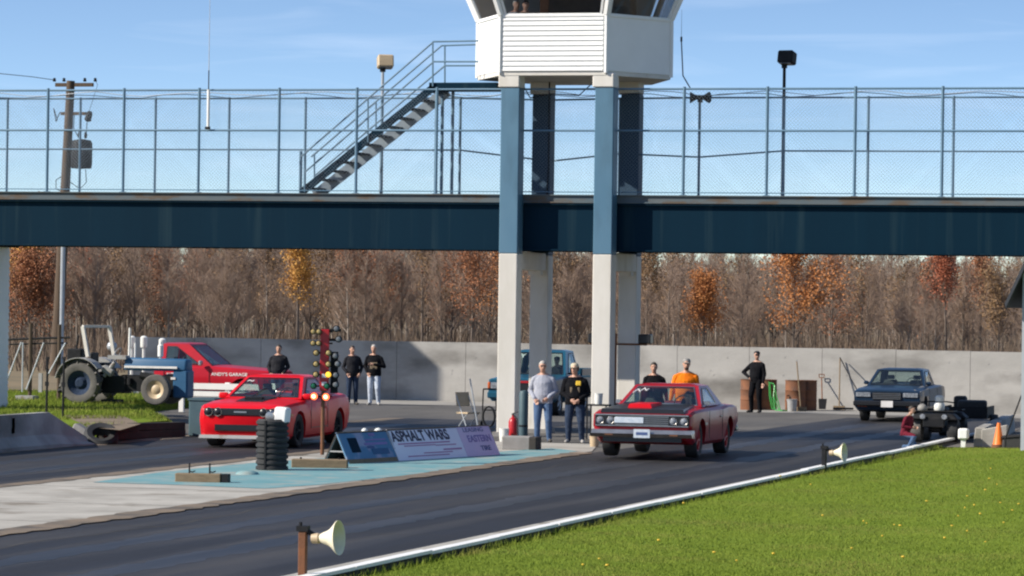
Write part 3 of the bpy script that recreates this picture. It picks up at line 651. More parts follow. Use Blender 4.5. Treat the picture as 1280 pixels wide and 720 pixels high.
flood(478, 80, YB1 + .05, 'tan floodlight box on a pole behind the blue stair', True, R_(25))
flood(980, 75, YB1 + .05, 'black floodlight box on a tall pole on the right part of the bridge', False, R_(-10))
t = thing('loudspeaker', 'small dark double horn speaker on top of the bridge fence right of the tower', 'loudspeaker', AY(875, 122, YB1 - .06))
b = MB(); b.lathe([(0, 0), (.04, .01), (.06, .08), (.13, .2), (.135, .215), (.11, .21), (0, .1)], (.02, 0, 0), (1, -.2, 0), 14); b.lathe([(0, 0), (.04, .01), (.06, .08), (.13, .2), (.135, .215), (.11, .21), (0, .1)], (-.02, 0, 0), (-1, -.2, 0), 14); b.build('horn', 'dark_metal', t)
b = MB(); b.box((0, .02, -.03), (.1, .12, .16)); b.build('bracket', 'dark_metal', t, smooth=0)
# ------------------------------------------------------------------ vehicles
def half_ring(st):
    y, zb, ws, wm, zm, wsh, zsh, zt = st
    h = [(0, zb), (ws*.55, zb), (ws*.93, zb), (ws, zb+.07), (wm, zm), (wm*.995, (zm+zsh)/2), (wsh, zsh), (wsh-.05, zsh + (zt-zsh)*.55), (wsh*.72, zt-.012), (wsh*.36, zt-.002), (0, zt)]
    return [Vector((x, y, z)) for x, z in h] + [Vector((-x, y, z)) for x, z in h[-2:0:-1]]
def interp(stations, n):
    ys = np.array([s[0] for s in stations]); A = np.array(stations); out = []
    yy = sorted(set(list(np.linspace(ys[0], ys[-1], n)) + list(ys)))
    for y in yy: out.append(tuple([y] + [float(np.interp(y, ys, A[:, k])) for k in range(1, 8)]))
    return out
def body_mesh(stations, wheels, R, wd, arch=0.06, mats=2):
    b = MB(); rings = []
    for st in interp(stations, 22): rings.append([b.bm.verts.new(p) for p in half_ring(st)])
    n = len(rings[0])
    for r0, r1 in zip(rings[:-1], rings[1:]):
        for i in range(n): b._face([r0[i], r0[(i+1) % n], r1[(i+1) % n], r1[i]], 0)
    b._face(rings[0], 0); b._face(rings[-1][::-1], 0)
    bmesh.ops.recalc_face_normals(b.bm, faces=b.bm.faces[:])
    me = bpy.data.meshes.new('body'); b.bm.to_mesh(me); b.bm.free()
    c = MB()
    for (x, y, z) in wheels:
        s = 1 if x > 0 else -1; c.tube((x - s*(wd*.75), y, z), (x + s*1.0, y, z), R + arch, R + arch, 28, 1)
    bmesh.ops.recalc_face_normals(c.bm, faces=c.bm.faces[:])
    cm = bpy.data.meshes.new('cut'); c.bm.to_mesh(cm); c.bm.free()
    for m_ in (me, cm):
        m_.materials.append(None); m_.materials.append(None)
    co = bpy.data.objects.new('cut', cm); COL.objects.link(co)
    def f(o):
        md = o.modifiers.new('b', 'BOOLEAN'); md.operation = 'DIFFERENCE'; md.solver = 'EXACT'; md.object = co; md.material_mode = 'INDEX'
    r = apply_mods(me, f); bpy.data.objects.remove(co)
    bm = bmesh.new(); bm.from_mesh(r); bm.normal_update()
    for fc in bm.faces: fc.smooth = True
    for e in bm.edges: e.smooth = len(e.link_faces) == 2 and e.calc_face_angle(3.0) < R_(28)
    bm.to_mesh(r); bm.free(); r.materials.clear(); return r
def wheel(parent, loc, R, wd, rim, tyre='black_rubber', spokes=5, rim_r=0.62, side=1):
    r = bpy.data.objects.new('wheel', None); COL.objects.link(r); r.parent = parent; r.location = loc; r.empty_display_size = .1
    h = wd/2; ri = R*rim_r; b = MB()
    b.lathe([(ri, -h*.8), (R*.86, -h), (R*.965, -h*.9), (R, -h*.62), (R, h*.62), (R*.965, h*.9), (R*.86, h), (ri, h*.8)], axis=(1, 0, 0), n=28, closed=True)
    b.build('tyre', tyre, r)
    b = MB(); s = side
    b.lathe([(ri*1.0, -h*.7), (ri*1.0, s*h*.78), (ri*.90, s*h*.70), (ri*.86, s*h*.30), (0, s*h*.30)], axis=(1, 0, 0), n=24)
    if spokes:
        for k in range(spokes):
            a = 2*PI*k/spokes; d = Vector((0, math.cos(a), math.sin(a)))
            b.tube(d*ri*.08 + Vector((s*h*.55, 0, 0)), d*ri*.9 + Vector((s*h*.6, 0, 0)), ri*.17, ri*.11, 6)
    b.lathe([(0, s*h*.62), (ri*.2, s*h*.6), (ri*.22, s*h*.3)], axis=(1, 0, 0), n=12)
    b.build('rim', rim, r); return r
def quad_patch(P, uv, off, th, name, mat, parent, frame=None):
    """glass set on the flat side P (bl, br, tr, tl) of a cabin; uv outline, stands off proud of the surface"""
    P = [Vector(p) for p in P]; n = (P[1]-P[0]).cross(P[3]-P[0]).normalized()
    pts = [(P[0].lerp(P[1], u)).lerp(P[3].lerp(P[2], u), v) + n*off for u, v in uv]
    b = MB(); b.prism([p - n*th for p in pts], n*th); o = b.build(name, mat, parent, smooth=0)
    if frame:
        b = MB()
        for i in range(len(pts)): b.tube(pts[i], pts[(i+1) % len(pts)], 0.011, n=5)
        b.build('trim', frame, o)
    return o
def car(name, label, loc, rz, paint, stations, wheels, R, wd, cab, rim, spokes=5, arch=.06, roofmat=None, trim='black_paint', side_uv=None, rear_uv=None, cat='car'):
    t = thing(name, label, cat, loc, rz)
    me = body_mesh(stations, wheels, R, wd, arch); me.name = 'body'; body = link('body', me, [paint, 'black_rubber'], t)
    for (x, y, z) in wheels: wheel(t, (x, y, z), R, wd, rim, spokes=spokes, side=1 if x > 0 else -1)
    (y0, z0, wb0, y1, z1, wt, y2, z2, y3, z3, wb3) = cab
    bot = [Vector((-wb0, y0, z0)), Vector((wb0, y0, z0)), Vector((wb3, y3, z3)), Vector((-wb3, y3, z3))]
    top = [Vector((-wt, y1, z1)), Vector((wt, y1, z1)), Vector((wt, y2, z2)), Vector((-wt, y2, z2))]
    su = side_uv or [(.10, .10), (.80, .10), (.74, .88), (.22, .88)]; wu = [(.05, .05), (.95, .05), (.93, .92), (.07, .92)]; ru = rear_uv or [(.08, .10), (.92, .10), (.90, .90), (.10, .90)]
    sides = [((bot[0], bot[1], top[1], top[0]), wu, 'windscreen'), ((bot[1], bot[2], top[2], top[1]), su, 'side_window'), ((bot[3], bot[0], top[0], top[3]), [(1-su[1][0], su[1][1]), (1-su[0][0], su[0][1]), (1-su[3][0], su[3][1]), (1-su[2][0], su[2][1])], 'side_window'), ((bot[2], bot[3], top[3], top[2]), ru, 'rear_window')]
    b = MB(); cenp = sum(bot + top, Vector((0, 0, 0)))/8                      # shell with real window openings
    for P, uv, nm in sides:
        n_ = (P[1]-P[0]).cross(P[3]-P[0]).normalized(); inn = [(P[0].lerp(P[1], u)).lerp(P[3].lerp(P[2], u), v) for u, v in uv]
        for k in range(4):
            k2 = (k+1) % 4; b.prism([P[k], P[k2], inn[k2], inn[k]], n_*-.03)
    cr_ = [p + Vector((0, 0, .0)) for p in top]; up_ = [Vector((p.x*.72, cenp.y + (p.y-cenp.y)*.80 if False else (y1+y2)/2 + (p.y-(y1+y2)/2)*.80, p.z + .035)) for p in top]
    b.frustum(cr_, up_); b.build('roof', roofmat or paint, t, smooth=50)
    for P, uv, nm in sides: quad_patch(P, uv, .004, .006, nm, 'tinted_glass', t, trim)
    b = MB(); b.box((0, (y0+y3)/2 + .1, z0 + .018), (min(wb0, wb3)*1.9, (y3-y0)*.86, .012)); P_('parcel_shelf', 'black_rubber', t, b, smooth=0)
    for sx in (-1, 1):
        ys_ = (y1+y2)/2 + .05; b = MB(); b.frustum([(sx*.36-.20, ys_, z0+.02), (sx*.36+.20, ys_, z0+.02), (sx*.36+.20, ys_+.12, z0+.02), (sx*.36-.20, ys_+.12, z0+.02)], [(sx*.36-.17, ys_+.05, z0+.14), (sx*.36+.17, ys_+.05, z0+.14), (sx*.36+.17, ys_+.13, z0+.14), (sx*.36-.17, ys_+.13, z0+.14)])
        b.box((sx*.36, ys_+.10, z0+.21), (.20, .07, .12)); b.bevel(.02); P_('seat', 'black_rubber', t, b)
    b = MB(); rg_ = Vector((.36, y0+.52, z0+.06)); b.path([rg_ + Vector((.17*math.cos(a), .05*math.sin(a), .15*math.sin(a))) for a in np.linspace(0, 2*PI, 15)], .014, 5); P_('steering_wheel', 'black_rubber', t, b)
    return t
def P_(name, mat, parent, b, **k): return b.build(name, mat, parent, **k)
def wheels4(tr, yf, yr, R): return [(-tr, yf, R), (tr, yf, R), (-tr, yr, R), (tr, yr, R)]

# ---- bright red modern muscle coupe in the far lane
RC = 0.355
st_c = [(-2.50, .40, .70, .76, .56, .74, .76, .82), (-2.44, .27, .80, .86, .56, .83, .80, .87), (-2.25, .20, .89, .92, .55, .88, .84, .92), (-1.55, .18, .93, .955, .55, .92, .88, .98),
        (-0.75, .18, .93, .95, .55, .915, .90, 1.02), (0.6, .19, .93, .95, .55, .915, .92, 1.03), (1.35, .20, .94, .965, .55, .93, .97, 1.06), (2.1, .24, .92, .95, .6, .91, .98, 1.08), (2.40, .34, .87, .90, .65, .86, .96, 1.05), (2.50, .50, .80, .84, .7, .80, .92, 1.0)]
ch = car('muscle_coupe', 'bright red modern muscle coupe with black grille band launching in the far lane', Vector((-26.22, 73.9, 0)), R_(3.2), 'bright_red', st_c,
         wheels4(.80, -1.50, 1.45, RC), RC, .27, (-0.95, 1.0, .80, -0.10, 1.44, .60, .95, 1.44, 1.85, 1.05, .72), 'dark_metal', 5); ch.scale = (1.04, 1.04, 1.0)
b = MB(); b.box((0, -2.475, .745), (1.50, .09, .155)); b.bevel(.02); gr = P_('grille', 'black_paint', ch, b)
b = MB(); b.box((0, -2.525, .75), (.26, .012, .03)); P_('badge', 'steel', gr, b, smooth=0)
for x in (-.66, -.47, .47, .66):
    b = MB(); b.lathe([(0, .055), (.05, .05), (.072, .035), (.076, .0)], (x, -2.49, .745), (0, -1, 0), 16); h = P_('headlight', 'black_paint', ch, b)
    b = MB(); b.lathe([(.072, .02), (.088, .045), (.092, .0)], (x, -2.49, .745), (0, -1, 0), 16); P_('ring', 'primer_grey', h, b)
b = MB(); b.box((0, -2.452, .43), (1.12, .10, .17)); b.bevel(.03); P_('lower_intake', 'black_paint', ch, b)
for s in (-1, 1):
    b = MB(); b.box((s*.73, -2.36, .40), (.17, .12, .10)); b.bevel(.02); P_('side_intake', 'black_paint', ch, b)
    b = MB(); b.box((s*.88, -.78, 1.04), (.20, .12, .13)); b.bevel(.04, 2); P_('mirror', 'bright_red', ch, b)
    for c_, d_ in (((s*.953, -.72, .66), (.008, .012, .56)), ((s*.953, .52, .66), (.008, .012, .58)), ((s*.955, -.1, .40), (.008, 1.22, .012))): b = MB(); b.box(c_, d_); P_('door_seam', 'black_paint', ch, b, smooth=0)
    b = MB(); b.box((s*.955, .40, .80), (.03, .16, .03)); b.bevel(.008); P_('door_handle', 'bright_red', ch, b)
    b = MB(); b.box((s*.92, -2.08, .69), (.05, .14, .05)); P_('side_marker', 'amber_lens', ch, b, smooth=0)
b = MB(); b.frustum([(-.86, -2.52, .20), (.86, -2.52, .20), (.92, -2.20, .20), (-.92, -2.20, .20)], [(-.84, -2.50, .27), (.84, -2.50, .27), (.93, -2.20, .25), (-.93, -2.20, .25)]); P_('splitter', 'tractor_grey', ch, b)
b = MB(); b.frustum([(-.30, -1.95, .93), (.30, -1.95, .93), (.34, -1.05, 1.0), (-.34, -1.05, 1.0)], [(-.26, -1.92, .965), (.26, -1.92, .965), (.30, -1.10, 1.035), (-.30, -1.10, 1.035)]); P_('hood_scoop', 'black_paint', ch, b)
b = MB(); b.box((0, -1.55, 1.01), (.36, .18, .05), Matrix.Rotation(R_(4), 3, 'X')); P_('hood_vent', 'dark_metal', ch, b)
for s in (-1, 1):
    b = MB(); b.box((s*.45, 2.49, .84), (.60, .05, .12)); b.bevel(.02); P_('taillight', 'ext_red', ch, b)
b = MB(); b.tube((-.25, -.98, 1.02), (-.05, -.55, 1.215), .010, n=4); b.tube((.30, -.98, 1.02), (.42, -.62, 1.20), .010, n=4); P_('wiper', 'black_paint', ch, b)
# shoe polish scrawl on the windscreen
b = MB(); b.path([Vector((-.52 + .05*k, -.338 + .01*(k % 2), 1.335 + .02*(k % 2))) for k in range(4)], .011, 5); P_('windscreen_mark', 'white_ink', ch, b)

# ---- maroon late sixties coupe with black hood in the near lane
RR = .345
st_r = [(-2.56, .46, .84, .92, .62, .91, .80, .88), (-2.50, .36, .88, .95, .62, .94, .83, .91), (-2.2, .27, .92, .965, .60, .95, .87, .95), (-1.5, .24, .93, .97, .58, .95, .89, .98), (-.85, .24, .93, .97, .58, .94, .90, 1.0),
        (.7, .25, .93, .97, .58, .94, .91, 1.0), (1.3, .26, .93, .98, .60, .95, .95, 1.02), (2.0, .30, .92, .97, .62, .94, .95, 1.02), (2.5, .40, .86, .93, .66, .90, .93, .99), (2.58, .52, .82, .90, .68, .88, .90, .95)]
rr = car('sixties_coupe', 'maroon sixties muscle coupe with black hood and red scoop in the near lane', Vector((-17.44, 73.0, 0.02)), R_(2.3), 'maroon', st_r,
         wheels4(.79, -1.57, 1.40, RR), RR, .25, (-.92, .98, .82, -.20, 1.385, .62, .80, 1.385, 1.72, 1.0, .74), 'ext_red', 5, arch=.085, trim='chrome',
         side_uv=[(.09, .10), (.72, .10), (.66, .86), (.23, .86)]); rr.scale = (1.05, 1.04, 1.02); rr.rotation_euler.x = R_(-0.6); rr.location.z = .03
b = MB(); b.frustum([(-.80, -2.565, .865), (.80, -2.565, .865), (.70, -.98, .995), (-.70, -.98, .995)], [(-.78, -2.55, .945), (.78, -2.55, .945), (.68, -.99, 1.03), (-.68, -.99, 1.03)]); hd = P_('hood', 'black_paint', rr, b)
b = MB(); b.frustum([(-.36, -2.22, .94), (.12, -2.22, .94), (.12, -1.2, 1.0), (-.36, -1.2, 1.0)], [(-.32, -2.20, 1.04), (.08, -2.20, 1.04), (.10, -1.22, 1.055), (-.34, -1.22, 1.055)]); P_('hood_scoop', 'bright_red', rr, b)
b = MB(); b.box((0, -2.56, .725), (1.80, .08, .24)); b.bevel(.02); gr = P_('grille', 'black_paint', rr, b)
b = MB()
for k in range(5): b.box((0, -2.603, .645 + k*.038), (1.02, .012, .010))
b.box((0, -2.604, .83), (1.78, .014, .018)); b.box((0, -2.604, .622), (1.78, .014, .014)); P_('grille_bar', 'steel', gr, b, smooth=0)
b = MB(); b.box((-.24, -2.612, .725), (.56, .02, .115)); b.bevel(.01); P_('grille_insert', 'plate', gr, b)
for x in (-.80, -.60, .60, .80):
    b = MB(); b.lathe([(0, .035), (.04, .03), (.062, .015), (.064, 0)], (x, -2.59, .725), (0, -1, 0), 16); h = P_('headlight', 'lamp_lens', rr, b)
    b = MB(); b.lathe([(.062, .012), (.076, .022), (.079, 0)], (x, -2.59, .725), (0, -1, 0), 16); P_('bezel', 'chrome', h, b)
b = MB(); b.frustum([(-.97, -2.60, .40), (.97, -2.60, .40), (.98, -2.42, .40), (-.98, -2.42, .40)], [(-.96, -2.66, .47), (.96, -2.66, .47), (.98, -2.42, .50), (-.98, -2.42, .50)])
b.frustum([(-.96, -2.66, .47), (.96, -2.66, .47), (.98, -2.42, .50), (-.98, -2.42, .50)], [(-.95, -2.61, .545), (.95, -2.61, .545), (.97, -2.42, .55), (-.97, -2.42, .55)]); bp = P_('bumper', 'chrome', rr, b, smooth=20)
b = MB(); b.box((0, -2.50, .36), (1.5, .10, .10)); P_('valance', 'black_paint', rr, b)
for s in (-1, 1):
    b = MB(); b.box((s*.62, -2.640, .452), (.16, .03, .03)); P_('marker_light', 'rust', bp, b, smooth=0)
b = MB(); b.box((.02, -2.685, .475), (.31, .012, .165)); pl = P_('licence_plate', 'plate', rr, b, smooth=0)
b = MB(); b.box((.02, -2.693, .475), (.22, .004, .055)); P_('plate_letters', 'ink_blue', pl, b, smooth=0)
for s in (-1, 1):
    b = MB(); b.box((s*.86, -.62, 1.05), (.10, .10, .08)); b.tube((s*.86, -.62, .98), (s*.86, -.62, 1.03), .015, n=6); b.bevel(.02); P_('mirror', 'chrome', rr, b)
    for y_ in (-.86, .55): b = MB(); b.box((s*.974, y_, .64), (.008, .012, .55)); P_('door_seam', 'black_paint', rr, b, smooth=0)
    b = MB(); b.box((s*.972, .38, .78), (.03, .14, .03)); b.bevel(.008); P_('door_handle', 'chrome', rr, b)
    b = MB(); b.box((s*.966, -1.15, .66), (.012, .22, .05)); P_('side_marker', 'steel', rr, b, smooth=0)
    b = MB(); b.box((s*.55, 2.585, .80), (.55, .03, .12)); P_('taillight', 'ext_red', rr, b, smooth=0)
b = MB(); b.box((0, 2.60, .5), (1.84, .10, .12)); b.bevel(.03); P_('rear_bumper', 'chrome', rr, b)
b = MB(); b.tube((-.15, -.30, .30), (-.15, 1.9, .30), .04, n=8); b.tube((.15, -.3, .30), (.15, 1.9, .30), .04, n=8); b.tube((-.7, 1.40, .345), (.7, 1.40, .345), .06, n=8); b.tube((-.7, -1.57, .30), (.7, -1.57, .30), .04, n=8); P_('chassis', 'dark_metal', rr, b)
b = MB(); b.path([(-.60, -1.0, 1.015), (-.1, -1.01, 1.03), (.5, -1.0, 1.02)], .010, 5); P_('wiper', 'steel', rr, b)
b = MB(); b.path([Vector((-.60 + .04*k, -.500 + .05*(k % 3) + .012*k, 1.232 + .028*(k % 3) + .007*k)) for k in range(8)], .011, 5); P_('windscreen_mark', 'white_ink', rr, b)

# ---- dark blue boxy coupe waiting near the back wall
RB = .335
st_b = [(-2.45, .44, .84, .89, .60, .88, .80, .84), (-2.40, .32, .87, .90, .60, .89, .82, .87), (-2.0, .26, .89, .915, .60, .90, .86, .92), (-.85, .24, .89, .92, .58, .90, .88, .97), (.9, .25, .89, .92, .58, .90, .90, .98), (1.7, .28, .89, .915, .60, .89, .91, .97), (2.38, .36, .86, .89, .62, .87, .88, .93), (2.45, .46, .84, .88, .64, .86, .86, .90)]
bc = car('boxy_coupe', 'dark blue boxy eighties coupe with grey primered fender parked before the back wall', Vector((-17.42, 100.4, 0)), R_(1.2), 'dark_blue_car', st_b,
         wheels4(.74, -1.52, 1.22, RB), RB, .22, (-.85, .95, .80, -.18, 1.38, .63, .95, 1.38, 1.45, .97, .72), 'dark_metal', 5, trim='dark_metal')
b = MB(); b.box((0, -2.462, .70), (.78, .05, .20)); b.bevel(.01); gr = P_('grille', 'dark_metal', bc, b)
b = MB()
for k in range(4): b.box((0, -2.49, .63 + k*.045), (.76, .008, .010))
P_('grille_bar', 'steel', gr, b, smooth=0)
for s in (-1, 1):
    b = MB(); b.box((s*.64, -2.46, .73), (.40, .05, .12)); b.bevel(.01); P_('headlight', 'lamp_lens', bc, b)
    b = MB(); b.box((s*.66, -2.50, .44), (.26, .03, .06)); P_('turn_signal', 'amber_lens', bc, b, smooth=0)
    b = MB(); b.box((s*.86, -.62, 1.02), (.14, .10, .10)); b.bevel(.03); P_('mirror', 'dark_blue_car', bc, b)
    for y_ in (-.85, .62): b = MB(); b.box((s*.922, y_, .62), (.008, .012, .5)); P_('door_seam', 'black_paint', bc, b, smooth=0)
b = MB(); b.box((0, -2.50, .50), (1.80, .14, .15)); b.bevel(.03); P_('bumper', 'black_paint', bc, b)
b = MB(); b.box((.02, -2.578, .49), (.32, .012, .17)); P_('licence_plate', 'white_ink', bc, b, smooth=0)
b = MB()                                                     # primered right front fender skin
b.frustum([(.895, -2.36, .70), (.905, -2.36, .70), (.930, -.90, .70), (.92, -.90, .70)], [(.885, -2.36, .83), (.895, -2.36, .835), (.912, -.90, .885), (.90, -.90, .885)]); b.frustum([(.70, -2.30, .872), (.893, -2.36, .825), (.912, -.92, .885), (.72, -.92, .958)], [(.70, -2.30, .879), (.895, -2.36, .835), (.914, -.92, .893), (.72, -.92, .966)])
b.frustum([(.925, -.86, .40), (.932, -.86, .40), (.932, 1.6, .44), (.925, 1.6, .44)], [(.905, -.86, .88), (.913, -.86, .88), (.913, 1.6, .90), (.905, 1.6, .90)])
P_('fender', 'primer_grey', bc, b)

# ---- teal pickup behind the tower columns, seen from the front
RP = .36
st_p = [(-2.55, .50, .86, .90, .66, .89, .92, .98), (-2.50, .38, .89, .93, .66, .92, .96, 1.02), (-1.4, .34, .91, .95, .66, .93, 1.0, 1.08), (-.7, .34, .91, .95, .66, .93, 1.02, 1.10), (.8, .34, .91, .95, .66, .93, 1.02, 1.10), (.82, .36, .91, .95, .68, .93, 1.0, 1.04), (2.5, .42, .90, .94, .7, .92, 1.0, 1.04)]
pk = car('pickup_truck', 'teal blue pickup parked behind the tower columns with writing on its windscreen', Vector((XY(680, 99.0), 99.0, 0)), R_(2), 'teal_car', st_p,
         wheels4(.76, -1.60, 1.55, RP), RP, .24, (-.80, 1.07, .84, -.18, 1.74, .68, .75, 1.74, .92, 1.07, .82), 'steel', 5, cat='pickup',
         side_uv=[(.20, .08), (.90, .08), (.86, .9), (.36, .9)])
b = MB(); b.box((0, -2.56, .80), (1.15, .06, .22)); gr = P_('grille', 'black_paint', pk, b, smooth=0)
b = MB(); b.box((0, -2.60, .92), (1.3, .02, .06)); P_('grille_stripe', 'ext_red', gr, b, smooth=0)
for s in (-1, 1):
    b = MB(); b.box((s*.72, -2.55, .80), (.26, .06, .18)); b.bevel(.02); P_('headlight', 'lamp_lens', pk, b)
    b = MB(); b.box((s*.90, -2.50, .81), (.08, .14, .18)); b.bevel(.02); P_('turn_signal', 'amber_lens', pk, b)
    b = MB(); b.box((s*.98, -.55, 1.20), (.16, .08, .16)); b.box((s*.90, -.55, 1.13), (.14, .04, .05)); b.bevel(.02); P_('mirror', 'black_paint', pk, b)
b = MB(); b.box((0, -2.62, .55), (1.84, .14, .18)); b.bevel(.03); P_('bumper', 'teal_car', pk, b)
for s in (-1, 1):
    b = MB(); b.box((s*.90, 1.68, 1.14), (.06, 1.62, .20)); P_('bed_side', 'teal_car', pk, b, smooth=0)
b = MB(); b.box((0, 2.5, 1.14), (1.72, .05, .20)); P_('tailgate', 'teal_car', pk, b, smooth=0)
text_part('PY', 'windscreen_mark', 'white_ink', pk, .14, .30, plane_mtx(Vector((-.56, -.285, 1.60)), (1, 0, 0), (0, .68, .73)), bold=.02)

# ---- red pickup standing sideways behind the tractor
st_t = [(-2.62, .55, .84, .90, .70, .88, .96, 1.01), (-2.55, .42, .88, .93, .70, .91, .99, 1.05), (-1.5, .36, .91, .96, .70, .93, 1.05, 1.13), (-.72, .36, .91, .96, .70, .93, 1.08, 1.18), (.85, .36, .91, .96, .70, .93, 1.08, 1.16), (1.12, .36, .91, .96, .70, .93, 1.06, 1.14), (1.14, .38, .40, .42, .50, .40, .58, .62), (2.6, .42, .40, .42, .5, .40, .58, .62)]
txp = XY(252, 103.4); tzp = 0.0
rt = car('pickup_truck', 'red pickup with white lettering on door and fender parked sideways behind the tractor', Vector((txp, 103.4, tzp)), R_(88), 'truck_red', st_t,
         wheels4(.78, -1.72, 1.60, RP), RP, .24, (-.72, 1.14, .86, .10, 1.84, .70, .92, 1.84, 1.05, 1.14, .84), 'steel', 5, cat='pickup',
         side_uv=[(.20, .06), (.86, .06), (.84, .88), (.52, .88)])
def side_m(y, z): return plane_mtx(Vector((-.966, y, z)), (0, -1, 0), (0, 0, 1))
text_part('AUTO', 'lettering', 'white_ink', rt, .11, .36, side_m(.55, .86), bold=.015)
text_part('COLLISION', 'lettering', 'white_ink', rt, .05, .36, side_m(.50, .72))
text_part("ANDY'S GARAGE", 'lettering', 'white_ink', rt, .11, 1.15, plane_mtx(Vector((-.966, -1.30, .90)), (0, -1, .0), (0, 0.02, 1)), bold=.015)
for y_ in (-.66, .80): b = MB(); b.box((-.968, y_, .72), (.008, .014, .62)); P_('door_seam', 'black_paint', rt, b, smooth=0)
rt.scale = (.95, 1, .925)
b = MB(); b.box((-1.06, -.42, 1.24), (.20, .10, .16)); b.bevel(.03); P_('mirror', 'steel', rt, b)
for s in (-1, 1):
    b = MB(); b.box((s*.72, -2.60, .84), (.28, .06, .18)); b.bevel(.02); P_('headlight', 'lamp_lens', rt, b)
b = MB(); b.box((0, -2.68, .56), (1.84, .14, .18)); b.bevel(.03); P_('bumper', 'chrome', rt, b)

# ---- blue farm tractor, front to the right
tl = G(103, 504, BZ); tr = thing('farm_tractor', 'old blue farm tractor with grey fenders and white roll bar on the grass bank', 'tractor', (tl.x, tl.y + .5, BZ)); s_ = FPX/np.dot(np.array(tl) - CC, CF)   # px per metre there
def tx(px): return (px - 103)/s_
def tz(py): return (504 - py)/s_
rw = .53; fw = .39; fx = tx(201)
for sd in (-1, 1):
    for (x, r, wd, rm, nm) in ((0, rw, .36, 'jeans_dark', 'w'), (fx, fw, .18, 'plastic_tan', 'w')):  # rear rims take a dark navy, their shadow put into the colour
        yy_ = sd*(.62 if x == 0 else .50)
        wv = bpy.data.objects.new('wheel', None); COL.objects.link(wv); wv.parent = tr; wv.location = (x, yy_, r); h = wd/2
        b = MB(); ri = r*.60
        b.lathe([(ri, -h*.8), (r*.8, -h), (r*.95, -h*.9), (r, -h*.6), (r, h*.6), (r*.95, h*.9), (r*.8, h), (ri, h*.8)], axis=(0, 1, 0), n=30, closed=True)
        if x == 0:
            for k in range(22):
                a = 2*PI*k/22; q = Quaternion((0, 1, 0), a).to_matrix(); b.box(q @ Vector((0, (.25 if k % 2 else -.25)*wd, r*1.0)), (.05, wd*.5, .05), q @ Matrix.Rotation(.6 if k % 2 else -.6, 3, 'Z'))
        b.build('tyre', 'tyre_dusty', wv)
        b = MB(); b.lathe([(ri, -h*.7), (ri, sd*h*.75), (ri*.9, sd*h*.6), (ri*.55, sd*h*.1), (ri*.3, sd*h*.5), (0, sd*h*.5)], axis=(0, 1, 0), n=24); b.build('rim', rm, wv)
b = MB()
hx0, hx1 = tx(153), tx(236); hz0, hz1 = tz(476), tz(447)
b.frustum([(hx0, -.30, tz(462)), (hx1, -.27, tz(462)), (hx1, .27, tz(462)), (hx0, .30, tz(462))], [(hx0, -.24, hz1 + .02), (hx1, -.20, hz1), (hx1, .20, hz1), (hx0, .24, hz1 + .02)]); b.bevel(.06, 3); hd = b.build('bonnet', 'tractor_blue', tr, smooth=60)
b = MB(); b.box(((hx0+hx1)/2 - .1, -.292, tz(457.5)), (1.45, .03, .055)); b.build('side_stripe', 'white_ink', hd, smooth=0)
b = MB(); b.box((tx(228), 0, tz(478)), (.40, .50, tz(462) - tz(497))); b.bevel(.04); gq = b.build('nose', 'tractor_blue', tr)
b = MB(); b.box((tx(219), -.262, tz(471)), (.13, .01, .06)); b.build('badge', 'white_ink', gq, smooth=0)
b = MB(); b.box((tx(185), 0, tz(478)), (1.5, .34, .42)); b.box((tx(130), 0, tz(480)), (1.0, .42, .45)); b.tube((tx(175), -.22, tz(468)), (tx(192), -.22, tz(470)), .09, n=10); b.tube((tx(160), -.2, tz(472)), (tx(160), -.2, tz(480)), .07, n=10); b.box((fx, 0, fw), (.16, .9, .12)); b.box((tx(200), 0, tz(490)), (.6, .2, .2)); b.build('engine', 'dark_metal', tr)
b = MB(); b.tube((0, -.5, rw), (0, .5, rw), .13, n=14); b.build('axle', 'tractor_blue', tr)
for sd in (-1, 1):
    b = MB(); pr_ = [(rw + .10, a) for a in np.linspace(R_(35), R_(170), 14)]; y0, y1 = (sd*.40, sd*.84)
    for (r, a), (r2, a2) in zip(pr_[:-1], pr_[1:]):
        pts = [(r*math.cos(a), y0, rw + r*math.sin(a)), (r*math.cos(a2), y0, rw + r*math.sin(a2)), (r*math.cos(a2), y1, rw + r*math.sin(a2)), (r*math.cos(a), y1, rw + r*math.sin(a))]
        b.frustum(pts, [(p[0]*1.03, p[1], rw + (p[2]-rw)*1.03) for p in pts])
    fan = [(r*math.cos(a), sd*.40, rw + r*math.sin(a)) for r, a in pr_]; b.prism(fan, (0, sd*.015, 0)); b.build('fender', 'tractor_grey', tr, smooth=40)
b = MB(); b.box((tx(118), 0, tz(455)), (.42, .48, .08)); b.box((tx(108), 0, tz(447)), (.08, .48, .26)); b.bevel(.03); b.build('seat', 'black_rubber', tr)
b = MB(); b.tube((tx(152), 0, tz(450)), (tx(138), 0, tz(443)), .022, n=6); d = Vector((-.6, 0, .35)).normalized(); u = d.orthogonal().normalized(); v = d.cross(u); c = Vector((tx(138), 0, tz(443))); b.path([c + (u*math.cos(a) + v*math.sin(a))*.20 for a in np.linspace(0, 2*PI, 17)], .014, 6); b.build('steering_wheel', 'tractor_grey', tr)
b = MB()
for sd, o in ((-1, 0), (1, 8)):
    b.box((0,0,0), (0.001, .001, .001)) if False else None
pa = [Vector((tx(108.5), -.45, tz(446))), Vector((tx(101), -.45, tz(408)))]; pb = [Vector((tx(126), .45, tz(446))), Vector((tx(119), .45, tz(408)))]
b.tube(pa[0], pa[1], .062, n=4); b.tube(pb[0], pb[1], .062, n=4); b.tube(pa[1], pb[1], .045, n=4); b.build('roll_bar', 'column_white', tr, smooth=0)
